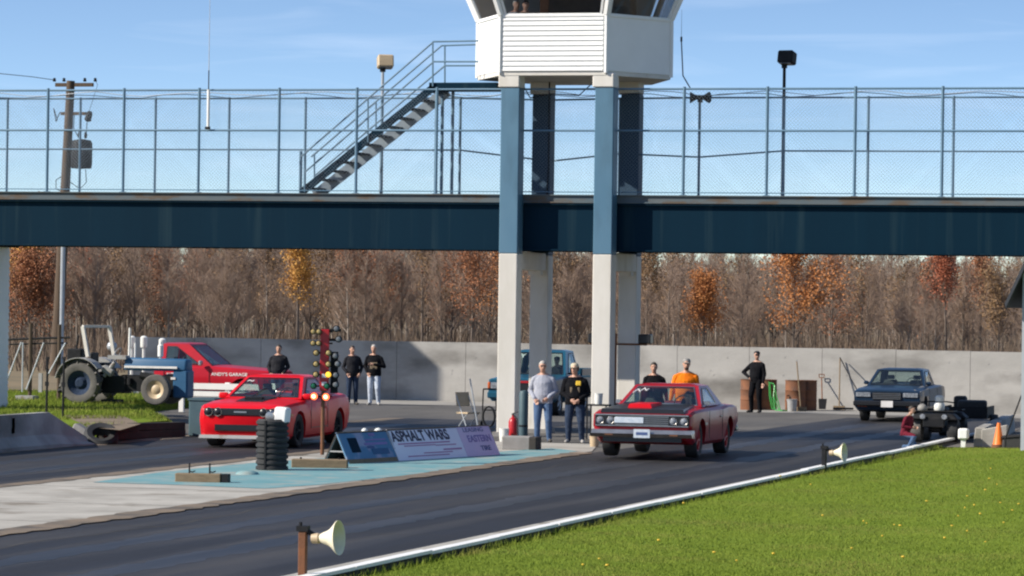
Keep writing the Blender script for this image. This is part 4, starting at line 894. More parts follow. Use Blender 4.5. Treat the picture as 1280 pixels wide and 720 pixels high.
b = MB(); b.lathe([(.03, 0), (.03, .06), (.075, .08), (.075, .36), (.03, .38), (.03, .46)], (tx(197), 0, hz1 - .02), n=12); b.build('muffler', 'white_paint', tr)
b = MB(); b.tube((tx(157), -.1, tz(450)), (tx(157.5), -.1, tz(409)), .035, n=8); b.tube((tx(161), .1, tz(450)), (tx(161), .1, tz(428)), .025, n=8); b.build('exhaust_pipe', 'white_paint', tr)
b = MB(); b.box((tx(133), -.3, tz(463)), (.30, .18, .20), Matrix.Rotation(R_(30), 3, 'Y')); b.bevel(.03); b.tube((tx(128), -.32, tz(470)), (tx(142), -.32, tz(452)), .05, n=8); b.box((tx(145), -.2, tz(446)), (.5, .3, .10)); b.build('toolbox', 'tractor_grey', tr)
b = MB(); b.box((tx(140), -.35, tz(500)), (.5, .3, .06)); b.tube((tx(80), 0, tz(485)), (tx(60), 0, tz(490)), .06, n=8); b.build('drawbar', 'dark_metal', tr)

# ---- quad bike behind the kerb, seen end on
q0 = G(1160, 553); qd = thing('quad_bike', 'dark quad bike carrying a white jug on its rack beside the kerb', 'quad bike', (q0.x + .1, q0.y + 1.0, 0), R_(2)); qd.scale = (1, 1, .90)
for sx in (-1, 1):
    for y in (-.75, .70): wheel(qd, (sx*.42, y, .30), .30, .24, 'dark_metal', spokes=0, rim_r=.5, side=sx, tyre='black_rubber' if sx > 0 else 'tyre_dusty')
b = MB(); b.box((0, -.1, .52), (.38, 1.5, .30)); b.box((0, -.1, .32), (.30, 1.2, .16)); b.bevel(.05); b.build('chassis', 'dark_metal', qd)
for y in (-.75, .72):
    b = MB(); b.frustum([(-.58, y-.36, .58), (.58, y-.36, .58), (.58, y+.36, .58), (-.58, y+.36, .58)], [(-.42, y-.30, .74), (.42, y-.30, .74), (.42, y+.30, .74), (-.42, y+.30, .74)]); b.bevel(.03); b.build('fender', 'dark_metal', qd)
    b = MB()
    for k in range(6): b.tube((-.45, y-.30 + k*.12, .80), (.45, y-.30 + k*.12, .80), .014, n=5)
    for sx in (-1, 1): b.tube((sx*.45, y-.30, .80), (sx*.45, y+.30, .80), .018, n=5); b.tube((sx*.3, y, .7), (sx*.3, y, .8), .018, n=5)
    b.build('rack', 'dark_metal', qd)
b = MB(); b.box((0, .15, .80), (.34, .70, .14)); b.bevel(.05, 2); b.build('seat', 'black_rubber', qd)
b = MB(); b.tube((0, -.42, .7), (0, -.35, .98), .03, n=6); b.path([(-.40, -.28, 1.0), (-.2, -.36, 1.03), (.2, -.36, 1.03), (.40, -.28, 1.0)], .018, 6); b.build('handlebar', 'dark_metal', qd)
for sx in (-1, 1):
    b = MB(); b.lathe([(0, .04), (.06, .03), (.07, 0)], (sx*.25, -1.12, .66), (0, -1, 0), 12); b.build('headlight', 'lamp_lens', qd)
b = MB(); b.box((0, -1.08, .50), (.5, .06, .22)); b.bevel(.02); b.build('bumper', 'dark_metal', qd)
t = thing('jug', 'white plastic jug standing on the front rack of the quad bike', 'jug', tuple(qd.matrix_basis @ Vector((.08, -.72, .815)))); t.scale = (.75, .75, .72)
b = MB(); b.lathe([(0, 0), (.15, .0), (.165, .03), (.165, .20), (.12, .27), (.13, .30), (.135, .42), (.09, .47), (0, .48)], n=16); b.build('vessel', 'plastic_white', t)
b = MB(); b.lathe([(.137, .26), (.142, .27), (.137, .285)], n=16); b.build('band', 'dark_metal', t)
t = thing('canister', 'round grey canister on the left of the rack of the quad bike', 'canister', tuple(qd.matrix_basis @ Vector((-.30, -.80, .80)))); t.scale = (.7, .7, .7)
b = MB(); b.ball((0, 0, .08), .17, 12, sc=(1, .9, .85)); b.build('vessel', 'primer_grey', t)
# small trailer behind the quad bike
tq = G(1196, 545); t = thing('trailer', 'low dark trailer loaded with black gear behind the quad bike', 'trailer', (tq.x + .25, tq.y + .2, 0), R_(2))
for sx in (-1, 1): wheel(t, (sx*.62, 0, .27), .27, .18, 'dark_metal', spokes=0, rim_r=.5, side=sx)
b = MB(); b.box((0, 0, .48), (1.05, 1.5, .08)); b.box((-.52, 0, .62), (.03, 1.5, .22)); b.box((.52, 0, .62), (.03, 1.5, .22)); b.box((0, -.75, .62), (1.05, .03, .22)); b.build('bed', 'dark_metal', t, smooth=0)
b = MB(); b.tube((0, -.8, .45), (0, -1.5, .40), .03, n=6); b.build('drawbar', 'dark_metal', t)
b = MB(); b.box((.1, -.1, .72), (.7, .9, .30), Matrix.Rotation(.1, 3, 'Z')); b.box((-.25, .4, .76), (.3, .4, .4)); b.bevel(.06, 2); b.build('cargo', 'black_rubber', t)
# ------------------------------------------------------------------ people
def capsule(b, p, q, r0, r1, n=12):
    p, q = Vector(p), Vector(q); L = (q-p).length; d = (q-p).normalized() if L > 1e-6 else Vector((0, 0, 1)); prof = [(0, -r0)]
    for a in (-60, -30): prof.append((r0*math.cos(R_(a)), r0*math.sin(R_(a))))
    prof.append((r0, 0)); prof.append((r1, L))
    for a in (30, 60): prof.append((r1*math.cos(R_(a)), L + r1*math.sin(R_(a))))
    prof.append((0, L + r1)); b.lathe(prof, p, d, n)
def loft(b, rings, n=18):                                   # rings: (centre, half x, half y)
    R = []
    for c, a, d in rings: R.append([b.bm.verts.new(Vector(c) + Vector((a*math.cos(2*PI*i/n), d*math.sin(2*PI*i/n), 0))) for i in range(n)])
    for r0, r1 in zip(R[:-1], R[1:]):
        for i in range(n): b._face([r0[i], r0[(i+1) % n], r1[(i+1) % n], r1[i]], 0)
    b._face(R[0][::-1], 0); b._face(R[-1], 0)
ARMS = {   # elbow, wrist, finger direction for the figure's right (x<0); mirrored for the left
    'down':   ((.245, .03, 1.12), (.255, -.07, .88), (0, -.15, -1)),
    'pocket': ((.275, .08, 1.13), (.20, -.11, .96), (-.5, -.25, -.8)),
    'front':  ((.265, .03, 1.12), (.11, -.20, .98), (-.8, -.25, -.5)),
    'cross':  ((.28, -.04, 1.15), (.02, -.22, 1.20), (-1, -.1, .1)),
    'hip':    ((.44, .06, 1.18), (.19, -.05, 1.02), (-.75, -.4, -.45)),
    'hold':   ((.28, -.02, 1.14), (.14, -.26, 1.10), (-.7, -.6, .1)),
}
def person(label, loc, rz, h, top, legs, shoes='shoe', hair='hair_dark', hat=None, arms=('down', 'down'), bulk=1.0, kneel=False, beard=False, turn=0.0, extra=None, stance=.11, sit=False):
    segs = []; b = MB(); S = bulk*1.05; wl = random.choice((-1, 1)); tilt = random.uniform(-.05, .05); lnf = random.uniform(-.03, .05)
    def cap(p, q, r0, r1, m): capsule(b, p, q, r0, r1); segs.append((Vector(p), Vector(q), max(r0, r1), m))
    dz = 0.0; lean = Vector((0, 0, 0))
    hipz, kn, an = .94, .50, .09
    J = {}
    if kneel: base = -.42
    elif sit: base = -.0
    else: base = 0
    def T(p):
        u = max(0, p[2] - .9); return Vector((p[0] + wl*.02 - wl*u*.045, p[1] + (-u*.28 if kneel else -u*lnf), p[2] + base + (p[0]*tilt if u > .1 else 0)))
    rings = [((0, .005, .86), .168*S, .118*S), ((0, .0, .93), .182*S, .130*S), ((0, -.005, 1.04), .180*S, .132*S*S), ((0, 0, 1.2), .190*S, .130*S), ((0, .005, 1.31), .198*S, .125*S), ((0, .01, 1.385), .190*S, .108), ((0, .012, 1.43), .155, .088), ((0, .012, 1.47), .095, .070), ((0, .010, 1.50), .058, .058)]
    loft(b, [(T(c), a, d) for c, a, d in rings])
    segs.append((T((0, 0, 1.0)), T((0, 0, 1.44)), .17*S, 1)); segs.append((T((-.17, 0, 1.42)), T((.17, 0, 1.42)), .07, 1))
    for s in (-1, 1):
        if kneel:
            K = Vector((s*.16, -.42 if s < 0 else -.30, .42 if s < 0 else .09)); An = Vector((s*.15, -.22 if s < 0 else .12, .09)); Hp = T((s*.09, 0, .93))
        elif sit:
            K = Vector((s*.14, -.42, 1.00)); An = Vector((s*.13, -.80, .78)); Hp = T((s*.09, 0, .93))
        else:
            hs = random.uniform(.0, .07)*(1 if s == wl else 0); K = Vector((s*(stance - .005 + hs*.3), -.025 - hs*1.3, kn)); An = Vector((s*(stance + hs*.6), .03 - hs*.9, an)); Hp = Vector((s*.088*S, 0, .92))
        cap(Hp, K, .104*S, .074*S, 2); cap(K, An, .072*S, .060, 2)
        if not sit: cap(An + Vector((0, .02, -.035)), An + Vector((s*.04, -.17, -.050)), .045, .036, 3); 
        Sh = T((s*.178*S, .012, 1.375)); cap(T((s*.06, .015, 1.475)), T((s*.165*S, .012, 1.395)), .045, .058, 1); el, wr, fd = ARMS[arms[0 if s < 0 else 1]]
        E = T((s*el[0]*(.5 + .5*S), el[1], el[2])); W = T((s*wr[0]*(S if arms[0 if s < 0 else 1] == 'down' else 1), wr[1] - .08*(S-1), wr[2])); fd = Vector((s*fd[0], fd[1], fd[2])).normalized()
        cap(Sh, E, .063*S, .054*S, 1); cap(E, W - (W-E)*.08, .053*S, .040, 1); cap(W - (W-E)*.1, W, .031, .029, 0)
        # hand: palm, four unequal bent fingers, thumb from the side of the palm
        sd = fd.cross(Vector((0, 1, 0.2))).normalized(); nm = fd.cross(sd).normalized()
        pc = W + fd*.03; cap(pc, pc + fd*.055, .026, .030, 0); cap(pc + sd*.018, pc + fd*.055 + sd*.02, .018, .018, 0); cap(pc - sd*.018, pc + fd*.05 - sd*.02, .018, .018, 0)
        for i, fl in enumerate((.060, .072, .068, .052)):
            o = pc + fd*.07 + sd*(.033 - .022*i); m = o + fd*fl*.55 + nm*.008; cap(o, m, .0092, .0088, 0); cap(m, m + (fd*.7 + nm*.7).normalized()*fl*.5, .0086, .0076, 0)
        tb0 = pc + fd*.012 + sd*.024; tm = tb0 + (fd*.6 + sd*.8)*.040; cap(tb0, tm, .0115, .010, 0); cap(tm, tm + (fd*.9 + sd*.25)*.032, .0098, .0085, 0)
    # neck and head, turned about the neck
    hc = T((0, -.012, 1.66)); nk = T((0, .012, 1.48)); q = Matrix.Rotation(turn, 3, 'Z')
    cap(nk, hc + q @ Vector((0, .02, -.06)), .054, .056, 0)
    def H(v): return hc + q @ Vector(v)
    loft(b, [(H((0, -.030, -.118)), .030, .030), (H((0, -.028, -.105)), .046, .050), (H((0, -.014, -.06)), .062, .078), (H((0, -.004, 0)), .073, .094), (H((0, 0, .05)), .075, .098), (H((0, .004, .085)), .064, .084), (H((0, .006, .108)), .038, .052), (H((0, .006, .115)), .012, .014)])
    segs.append((H((0, 0, -.06)), H((0, 0, .06)), .08, 0))
    cap(H((0, -.095, .012)), H((0, -.112, -.030)), .010, .016, 0)                     # nose
    for s in (-1, 1): cap(H((s*.074, .010, .015)), H((s*.072, .012, -.022)), .016, .010, 0)   # ears
    cap(H((-.018, -.086, -.062)), H((.018, -.086, -.062)), .010, .010, 0)                 # lips
    cap(H((-.04, -.086, .030)), H((.04, -.086, .030)), .012, .012, 0)                     # brow
    bmesh.ops.recalc_face_normals(b.bm, faces=b.bm.faces[:])
    me = bpy.data.meshes.new('person'); b.bm.to_mesh(me); b.bm.free()
    def f(o):
        m = o.modifiers.new('r', 'REMESH'); m.mode = 'VOXEL'; m.voxel_size = 0.0088
        m2 = o.modifiers.new('s', 'SMOOTH'); m2.factor = .5; m2.iterations = 2
    me = apply_mods(me, f); me.name = 'person'
    n = len(me.polygons); ce = np.empty(n*3); me.polygons.foreach_get('center', ce); ce = ce.reshape(-1, 3); best = np.full(n, 1e9); mi = np.zeros(n, dtype=np.int32)
    for p, q_, r, m in segs:
        p, q_ = np.array(p), np.array(q_); d = q_ - p; t = np.clip(((ce-p) @ d)/max(d @ d, 1e-9), 0, 1); ds = np.linalg.norm(ce - (p + t[:, None]*d), axis=1) - r
        k = ds < best; best[k] = ds[k]; mi[k] = m
    lim = .96 + base
    if not sit: mi[(mi == 2) & (ce[:, 2] > lim - .10) & (np.abs(ce[:, 0]) < .3)] = 1; mi[(mi == 1) & (ce[:, 2] < lim - .105) & (np.abs(ce[:, 0]) < .235*S)] = 2
    nkz = T((0, 0, 1.475)).z; mi[(ce[:, 2] > nkz) & (np.hypot(ce[:, 0], ce[:, 1] - T((0, 0, 1.5)).y) < .16) & (mi == 1)] = 0
    me.materials.clear()
    for m_ in ('skin', top, legs, shoes): me.materials.append(MT[m_])
    me.polygons.foreach_set('material_index', mi); me.polygons.foreach_set('use_smooth', np.ones(n, dtype=bool))
    sc = h/1.78
    o = link('person', me, ['skin', top, legs, shoes]); o.location = loc; o.rotation_euler = (0, 0, rz); o.scale = (sc, sc, sc); tag(o, label, 'person')
    for s in (-1, 1):
        b = MB(); b.ball(H((s*.031, -.084, .010)), .0095, 8); P_('eye', 'hair_dark', o, b)
    b = MB(); b.tube(H((-.022, -.094, -.060)), H((.022, -.094, -.060)), .0035, n=5); P_('mouth', 'cloth_maroon', o, b)
    if hat:
        b = MB(); b.lathe([(.088, 0), (.092, .02), (.088, .055), (.062, .085), (0, .098)], H((0, .004, .035)), (0, .06, 1), 18)
        fr = H((0, -.10, .042)); b.frustum([fr + q @ Vector(v) for v in ((-.065, .035, -.004), (.065, .035, -.004), (.045, -.065, -.016), (-.045, -.065, -.016))], [fr + q @ Vector(v) for v in ((-.065, .035, .006), (.065, .035, .006), (.045, -.065, -.008), (-.045, -.065, -.008))]); P_('cap', hat, o, b)
    elif hair:
        b = MB(); loft(b, [(H((0, .030, -.045)), .072, .074), (H((0, .026, .0)), .081, .086), (H((0, .020, .035)), .084, .094), (H((0, .010, .068)), .080, .100), (H((0, .006, .100)), .062, .080), (H((0, .006, .122)), .034, .046), (H((0, .006, .128)), .010, .012)]); P_('hair', hair, o, b)
    if beard:
        b = MB(); b.ball(H((0, -.052, -.085)), .045, 10, sc=(1.05, .85, .9)); P_('beard', 'hair_dark' if hair != 'hair_grey' else hair, o, b)
    if extra: extra(o, T, H)
    return o
def glasses(o, T, H):
    b = MB()
    for s in (-1, 1): b.box(H((s*.032, -.100, .010)), (.046, .012, .028))
    b.box(H((0, -.102, .014)), (.02, .008, .008)); P_('glasses', 'black_paint', o, b, smooth=0)
def patch(o, T, H):
    b = MB(); b.box(T((.085, -.148, 1.34)), (.115, .03, .105), Matrix.Rotation(-.12, 3, 'X')); b.bevel(.012); P_('chest_patch', 'yellow', o, b)
    b = MB(); b.lathe([(.05, 0), (.055, .02), (0, .03)], H((-.078, .01, 0)), (-1, 0, 0), 12); b.lathe([(.05, 0), (.055, .02), (0, .03)], H((.078, .01, 0)), (1, 0, 0), 12)
    b.path([H((-.09, .01, .03)), H((-.075, .01, .10)), H((0, .01, .142)), H((.075, .01, .10)), H((.09, .01, .03))], .009, 6); P_('earmuffs', 'black_rubber', o, b)
def bib(o, T, H):
    b = MB(); b.box(T((0, -.135, 1.16)), (.22, .03, .20), Matrix.Rotation(-.04, 3, 'X')); b.bevel(.012); P_('chest_print', 'soil', o, b)
def patchbib(o, T, H): patch(o, T, H); bib(o, T, H)
person('white haired man in pale grey sweatshirt and blue jeans standing by the left tower column', G(678, 553), R_(12), 1.80, 'cloth_grey', 'jeans', 'shoe', 'hair_grey', arms=('pocket', 'front'), bulk=1.06, extra=glasses, turn=R_(8), stance=.12)
person('man in tan cap and black jacket with yellow chest patch between the tower columns', G(718, 554), R_(10), 1.76, 'cloth_black', 'jeans_dark', 'shoe_pale', None, 'cap_tan', ('front', 'front'), bulk=1.13, extra=patchbib, turn=R_(-14), stance=.14)
person('man in bright orange sweatshirt and grey cap standing behind the maroon coupe', G(856, 551), R_(14), 1.86, 'cloth_orange', 'jeans', 'shoe', None, 'primer_grey', ('down', 'down'), bulk=1.12, beard=True)
person('bareheaded man in black hooded top standing left of the man in orange', G(817, 547), R_(12), 1.74, 'cloth_black', 'jeans_dark', 'shoe', 'hair_dark', arms=('down', 'down'), bulk=1.05)
person('man in black overalls and cap with hand on hip beside the rusty barrels', G(945, 516), R_(-18), 1.77, 'cloth_black', 'cloth_black', 'shoe', None, 'cloth_charcoal', ('hip', 'down'), bulk=1.05, turn=R_(35), extra=glasses)
person('man in black pullover and pale faded jeans standing by the shaded wall', G(467, 506.5), R_(10), 1.78, 'cloth_black', 'jeans_pale', 'shoe_pale', 'hair_grey', arms=('pocket', 'cross'), bulk=1.04, extra=bib)
person('man in dark jacket and dark jeans leftmost of the pair at the wall', G(440, 506), R_(25), 1.74, 'cloth_charcoal', 'jeans_dark', 'shoe', 'hair_dark', arms=('pocket', 'pocket'), bulk=1.0, turn=R_(15))
person('man in charcoal jacket standing behind the roof of the bright red coupe', G(347, 507), R_(8), 1.76, 'cloth_charcoal', 'jeans_dark', 'shoe', 'hair_dark', arms=('pocket', 'pocket'), bulk=1.06)
person('person in maroon jacket and jeans crouching beside the quad bike', G(1131, 562), R_(70), 1.25, 'cloth_maroon', 'jeans', 'shoe', 'hair_dark', arms=('hold', 'hold'), kneel=True)
person('person in dark top standing inside the tower behind the front window', (XY(655, 82.0, 10), 82.1, zf + .14), R_(20), 1.66, 'cloth_black', 'jeans_dark', 'shoe', 'hair_dark', arms=('hold', 'hold'))
person('person in pale blue shirt standing inside the tower at the left of the front window', (XY(642, 82.3, 10), 82.45, zf + .14), R_(30), 1.70, 'cloth_grey', 'jeans_dark', 'shoe', 'hair_grey', arms=('hold', 'hold'))

def driver(vehicle, x, y, z, label, top, hat=None, hair='hair_dark'):
    m = vehicle.matrix_basis; p = m @ Vector((x, y, z)); person(label, p, vehicle.rotation_euler.z, 1.70, top, 'jeans_dark', 'shoe', hair, hat, ('hold', 'hold'), sit=True)
driver(rr, .36, .10, -.40, 'driver at the wheel behind the windscreen of the maroon coupe', 'cloth_black')
driver(ch, .36, .16, -.40, 'driver at the wheel behind the windscreen of the bright red coupe', 'cloth_charcoal')
driver(pk, .36, .10, -.12, 'driver in dark cap sitting inside the teal pickup', 'cloth_charcoal', 'cloth_black')
# ------------------------------------------------------------------ start line furniture on the island
def ppm(p): return FPX/float(np.dot(np.array(p) - CC, CF))
p = G(400, 580); k = ppm(p)
t = thing('timber_beam', 'timber block under the pole of the start light tree', 'timber block', G(399, 586), R_(14)); b = MB(); wB = 68/k
b.box((0, .14, .085), (wB, .28, .17)); b.bevel(.012); P_('timber', 'wood', t, b)
b = MB()
for s in (-.35, .35): b.tube((s, .14, .17), (s, .14, .20), .02, n=6)
P_('bolt', 'dark_metal', t, b)
lt = thing('start_light_tree', 'drag racing start light tree with red board and two lit red lamps', 'start lights', (p.x, p.y + .12, .17), R_(14))
def lz(py): return (577 - py)/k - .12
b = MB(); b.tube((0, 0, 0), (0, 0, lz(486)), .036, n=10); P_('pole', 'rust', lt, b)
b = MB(); b.box((.02, 0, (lz(412)+lz(489))/2), (.17, .07, lz(412)-lz(489))); b.bevel(.01); bd = P_('board', 'ext_red', lt, b)
for py in (470, 480): 
    b = MB(); b.box((.02, -.038, lz(py)), (.09, .006, .07)); P_('decal', 'white_ink', bd, b, smooth=0)
b = MB(); b.box((.20, .06, (lz(440)+lz(492))/2), (.14, .06, lz(440)-lz(492))); b.bevel(.01); P_('side_board', 'dark_metal', lt, b)
def lampx(px): return (px - 400)/k
def lamp(px, py, m, face=-1, r=.054, hood=True, core=None):
    x, z = lampx(px), lz(py); y0 = face*.05; b = MB()
    b.lathe([(0, .085), (r*.6, .075), (r*.92, .04), (r, 0), (r, -.02), (r*.7, -.03)], (x, y0, z), (0, face, 0), 16); L_ = P_('lamp', m, lt, b)
    b = MB(); b.lathe([(r*.7, -.08), (r*1.1, -.06), (r*1.12, .05), (r*1.04, .05), (r*1.04, -.02)], (x, y0, z), (0, face, 0), 16); P_('shroud', 'dark_metal', L_, b)
    if core: b = MB(); b.ball((x, y0 + face*.075, z), r*.55, 10); P_('bulb', core, L_, b)
for (a, c, py) in ((387, 394, 415), (387, 394, 429.5)): lamp(a, py, 'amber_off', r=.05); lamp(c, py, 'amber_off', r=.05)
for px, py, m in ((391, 441.5, 'amber_off'), (391, 455.5, 'amber_off'), (391, 468.5, 'amber_off'), (406.5, 441.5, 'amber_off'), (406.5, 455.5, 'amber_off'), (406.5, 468.5, 'lit_amber'), (388.5, 483, 'green_off'), (405, 483, 'green_off')): lamp(px, py, m)
lamp(389, 496, 'lit_red', r=.068, core='lit_core'); lamp(404, 496.5, 'lit_red', r=.068, core='lit_core')
for px, py in ((416, 411), (419, 424), (415, 445), (418, 455), (416, 469), (416, 481)): lamp(px, py, 'lens_dark', r=.058)
b = MB()
for py in (415, 429.5, 441.5, 455.5, 468.5, 483, 496): b.box((lampx(399), .03, lz(py)), (.36, .02, .03))
for py in (413, 425): b.box((lampx(409), .05, lz(py)), (.36, .03, .05))
P_('lamp_arm', 'dark_metal', lt, b, smooth=0)

p = G(334, 589); k = ppm(p); t = thing('corrugated_pipe', 'black corrugated drain pipe standing upright on the painted island', 'pipe', (p.x, p.y + .25, 0.01))
b = MB(); r = 20.5/k; Hh = 64/k; prof = [(r*.78, 0)]; nr = 9
for i in range(nr):
    z0 = Hh*i/nr; d = Hh/nr; prof += [(r*.90, z0), (r, z0 + d*.18), (r, z0 + d*.62), (r*.90, z0 + d*.80)]
prof += [(r*.86, Hh), (r*.78, Hh), (r*.78, 0)]; b.lathe(prof, n=32); P_('pipe', 'black_rubber', t, b, smooth=20)
b = MB(); b.box((-.03, -r*.99, Hh*.5), (.03, .03, Hh*.96)); P_('strap', 'dark_metal', t, b, smooth=0)
b = MB(); b.lathe([(0, Hh*.9), (r*.79, Hh*.9), (r*.79, Hh*.92), (0, Hh*.92)], n=24); P_('lid', 'dark_metal', t, b)
hx_ = thing('sensor_box', 'small white box with a dark round lens on top of the corrugated pipe', 'sensor', (p.x + 8/k, p.y + .25, Hh*.92 + .01))
b = MB(); b.box((.07, 0, .15), (.24, .26, .28), Matrix.Rotation(.1, 3, 'Y')); b.bevel(.03); P_('housing', 'white_paint', hx_, b)
b = MB(); b.lathe([(0, .14), (.08, .13), (.10, .08), (.10, -.1)], (-.13, 0, .12), (0, -1, 0), 16); P_('lens', 'chrome', hx_, b)
q = G(309, 594); b = MB(); b.lathe([(0, .07), (.12, .06), (.19, .03), (.21, 0)], n=20); o = P_('floor_cap', 'teal_paint', None, b, loc=(q.x, q.y, .017)); tag(o, 'low pale teal cap on the island left of the corrugated pipe', 'cap')
p = G(247, 604); k = ppm(p); t = thing('wooden_block', 'weathered timber block with two upright bolts at the tip of the painted island', 'timber block', p + Vector((0, .12, 0)), R_(8))
b = MB(); b.box((-.02, 0, .08), (58/k, .22, .16)); b.bevel(.012); P_('timber', 'wood', t, b)
b = MB(); b.box((33/k, 0, .08), (8/k, .21, .155)); P_('end_plate', 'dark_metal', t, b, smooth=0)
for px in (-14, 12):
    b = MB(); b.tube((px/k, 0, .16), (px/k, 0, .33), .016, n=6); b.path([(px/k, 0, .2), (px/k + .05, -.02, .18), (px/k + .10, 0, .2)], .012, 5); P_('bolt', 'dark_metal', t, b)

# A-frame advertising boards along the median
def aframe(pa, pb, ht, half, name, label, cat, skin, strip=False):
    d = (pb - pa); L = d.length; rz = math.atan2(d.y, d.x) - PI/2; t = thing(name, label, cat, pa, rz)   # local +Y runs along, +X is the side we see
    nrm = Vector((ht, 0, half)).normalized(); th = .025
    for s, mname in ((1, skin), (-1, 'dark_timber')):
        b = MB(); o = Vector((s*nrm.x, 0, nrm.z))*-th
        q = [Vector((s*half*2 if s > 0 else 0, 0, 0)), Vector((s*half*2 if s > 0 else 0, L, 0)), Vector((half, L, ht)), Vector((half, 0, ht))]
        b.prism([v for v in q], o); P_('panel' if s > 0 else 'back_panel', mname, t, b, smooth=0)
    for y in (0.02, L-.02):
        b = MB(); b.tube((half*2-.03, y, .02), (half, y, ht - .03), .022, n=4); b.tube((.03, y, .02), (half, y, ht - .03), .022, n=4); b.tube((half*.4, y, ht*.4), (half*1.6, y, ht*.4), .018, n=4); P_('frame', 'tractor_grey', t, b, smooth=0)
    up = Vector((-half, 0, ht)).normalized()
    def mt(y, v): return plane_mtx(Vector((half*2, y, 0)) + up*v*math.hypot(half, ht) + nrm*.003 , (0, 1, 0), up)
    return t, L, mt, math.hypot(half, ht)
pa = G(437, 581); pb = G(626, 569.5); pm_ = pa.lerp(pb, .315)
off = Vector((pb.y - pa.y, -(pb.x - pa.x), 0)).normalized()
HF = .30; HT = .60
pa2, pm2, pb2 = pa - off*HF*2, pm_ - off*HF*2, pb - off*HF*2
t1, L1, mt, V_ = aframe(pa2, pm2.lerp(pa2, .01), HT, HF, 'advertising_board', 'teal and blue A-frame advertising board at the near end of the median', 'sign', 'sign_teal')
def plate(parent, mt, y, v, wy, hv, m, nm): 
    b = MB(); b.box((0, 0, 0), (wy, hv, .004)); 
    for q_ in b.bm.verts: q_.co = mt(y, v) @ q_.co
    P_(nm, m, parent, b, smooth=0)
plate(t1, mt, L1*.5, .08, L1*.98, .10, 'wood', 'kick_strip')
plate(t1, mt, L1*.24, .58, L1*.18, .30, 'girder_blue', 'picture')
plate(t1, mt, L1*.70, .72, L1*.42, .03, 'ink_purple', 'line_of_print'); plate(t1, mt, L1*.68, .60, L1*.46, .05, 'ink_purple', 'line_of_print'); plate(t1, mt, L1*.55, .50, L1*.14, .05, 'ink_blue', 'line_of_print'); plate(t1, mt, L1*.66, .88, L1*.12, .06, 'ink_purple', 'line_of_print'); plate(t1, mt, L1*.72, .36, L1*.34, .12, 'tractor_blue', 'colour_block')
t2, L2, mt, V_ = aframe(pm2, pb2, HT*1.02, HF, 'advertising_board', 'long lilac A-frame banner reading ASPHALT WARS in front of the tower', 'sign', 'banner')
plate(t2, mt, L2*.83, .51, L2*.325, V_*.96, 'banner_pink', 'pink_field')
text_part('ASPHALT WARS', 'lettering', 'ink', t2, V_*.34, L2*.55, mt(L2*.29, .77), bold=.03, shear=-.15)
text_part('EASTERN', 'lettering', 'ink_purple', t2, V_*.22, L2*.23, plane_mtx(mt(L2*.85, .58).translation + Vector((.004, 0, .004)), (0, 1, 0), Vector((-HF, 0, HT))), bold=.02)
text_part('TIRE', 'lettering', 'ink_blue', t2, V_*.15, L2*.10, plane_mtx(mt(L2*.88, .27).translation + Vector((.004, 0, .004)), (0, 1, 0), Vector((-HF, 0, HT))), bold=.02)
text_part('LEASING', 'lettering', 'ink_blue', t2, V_*.13, L2*.20, plane_mtx(mt(L2*.82, .86).translation + Vector((.004, 0, .004)), (0, 1, 0), Vector((-HF, 0, HT))))
for y, v, wy, hv in ((.30, .53, .50, .025), (.25, .46, .30, .02), (.50, .44, .2, .02), (.40, .22, .28, .02), (.55, .30, .18, .03), (.3, .14, .4, .02)): plate(t2, mt, L2*y, v, L2*wy, hv, 'ink_pink', 'line_of_print')
for px, py, r in ((465, 539.5, .065), (482, 540.5, .085)):
    q = G(px, 578); zz = (578-py)/ppm(q); yb = AY(px, py, q.y + .6)
    t = thing('globe_lamp', ('smaller' if px < 470 else 'larger') + ' white globe on a short stake behind the teal advertising board', 'globe', (yb.x - .15, yb.y, 0))
    b = MB(); b.tube((0, 0, 0), (0, 0, yb.z - .02), .018, n=6); P_('stake', 'dark_metal', t, b); b = MB(); b.ball((0, 0, yb.z), r, 14); P_('globe', 'plastic_white', t, b)

# horn loudspeakers beside the kerb
def horn(px, py, hpost, pxm, sc, rz, label, postm):
    q = G(px, py, .0); t = thing('horn_speaker', label, 'loudspeaker', (q.x, q.y, 0), rz)
    b = MB(); b.box((0, 0, hpost/2), (.085, .085, hpost)); b.bevel(.008); P_('post', postm, t, b)
    b = MB(); b.box((0, 0, hpost + .03), (.13, .10, .06)); b.tube((0, 0, hpost+.03), (.14, 0, hpost - .05), .03, n=8); b.tube((-.03, 0, hpost+.05), (-.03, 0, hpost+.10), .02, n=6); P_('bracket', 'dark_metal', t, b)
    b = MB(); o = (.10, 0, hpost - .09*sc); ax = (1, -.10, .06)
    b.lathe([(0, 0), (.065*sc, .005), (.07*sc, .10*sc), (.05*sc, .12*sc)], o, ax, 18); P_('driver', 'plastic_tan', t, b)
    b = MB(); b.lathe([(.05*sc, .11*sc), (.075*sc, .16*sc), (.095*sc, .22*sc), (.125*sc, .27*sc), (.17*sc, .315*sc), (.205*sc, .345*sc), (.222*sc, .36*sc), (.226*sc, .375*sc), (.215*sc, .372*sc), (.19*sc, .345*sc), (.15*sc, .31*sc), (.10*sc, .26*sc), (.06*sc, .2*sc), (.0, .17*sc)], o, ax, 28); P_('bell', 'cream', t, b)
horn(378, 731, .58, 0, .84, R_(3), 'cream horn loudspeaker on a rusty post at the near end of the kerb', 'rust')
horn(1030, 590, .43, 0, .78, R_(-2), 'cream horn loudspeaker on a dark post farther along the kerb', 'dark_metal')

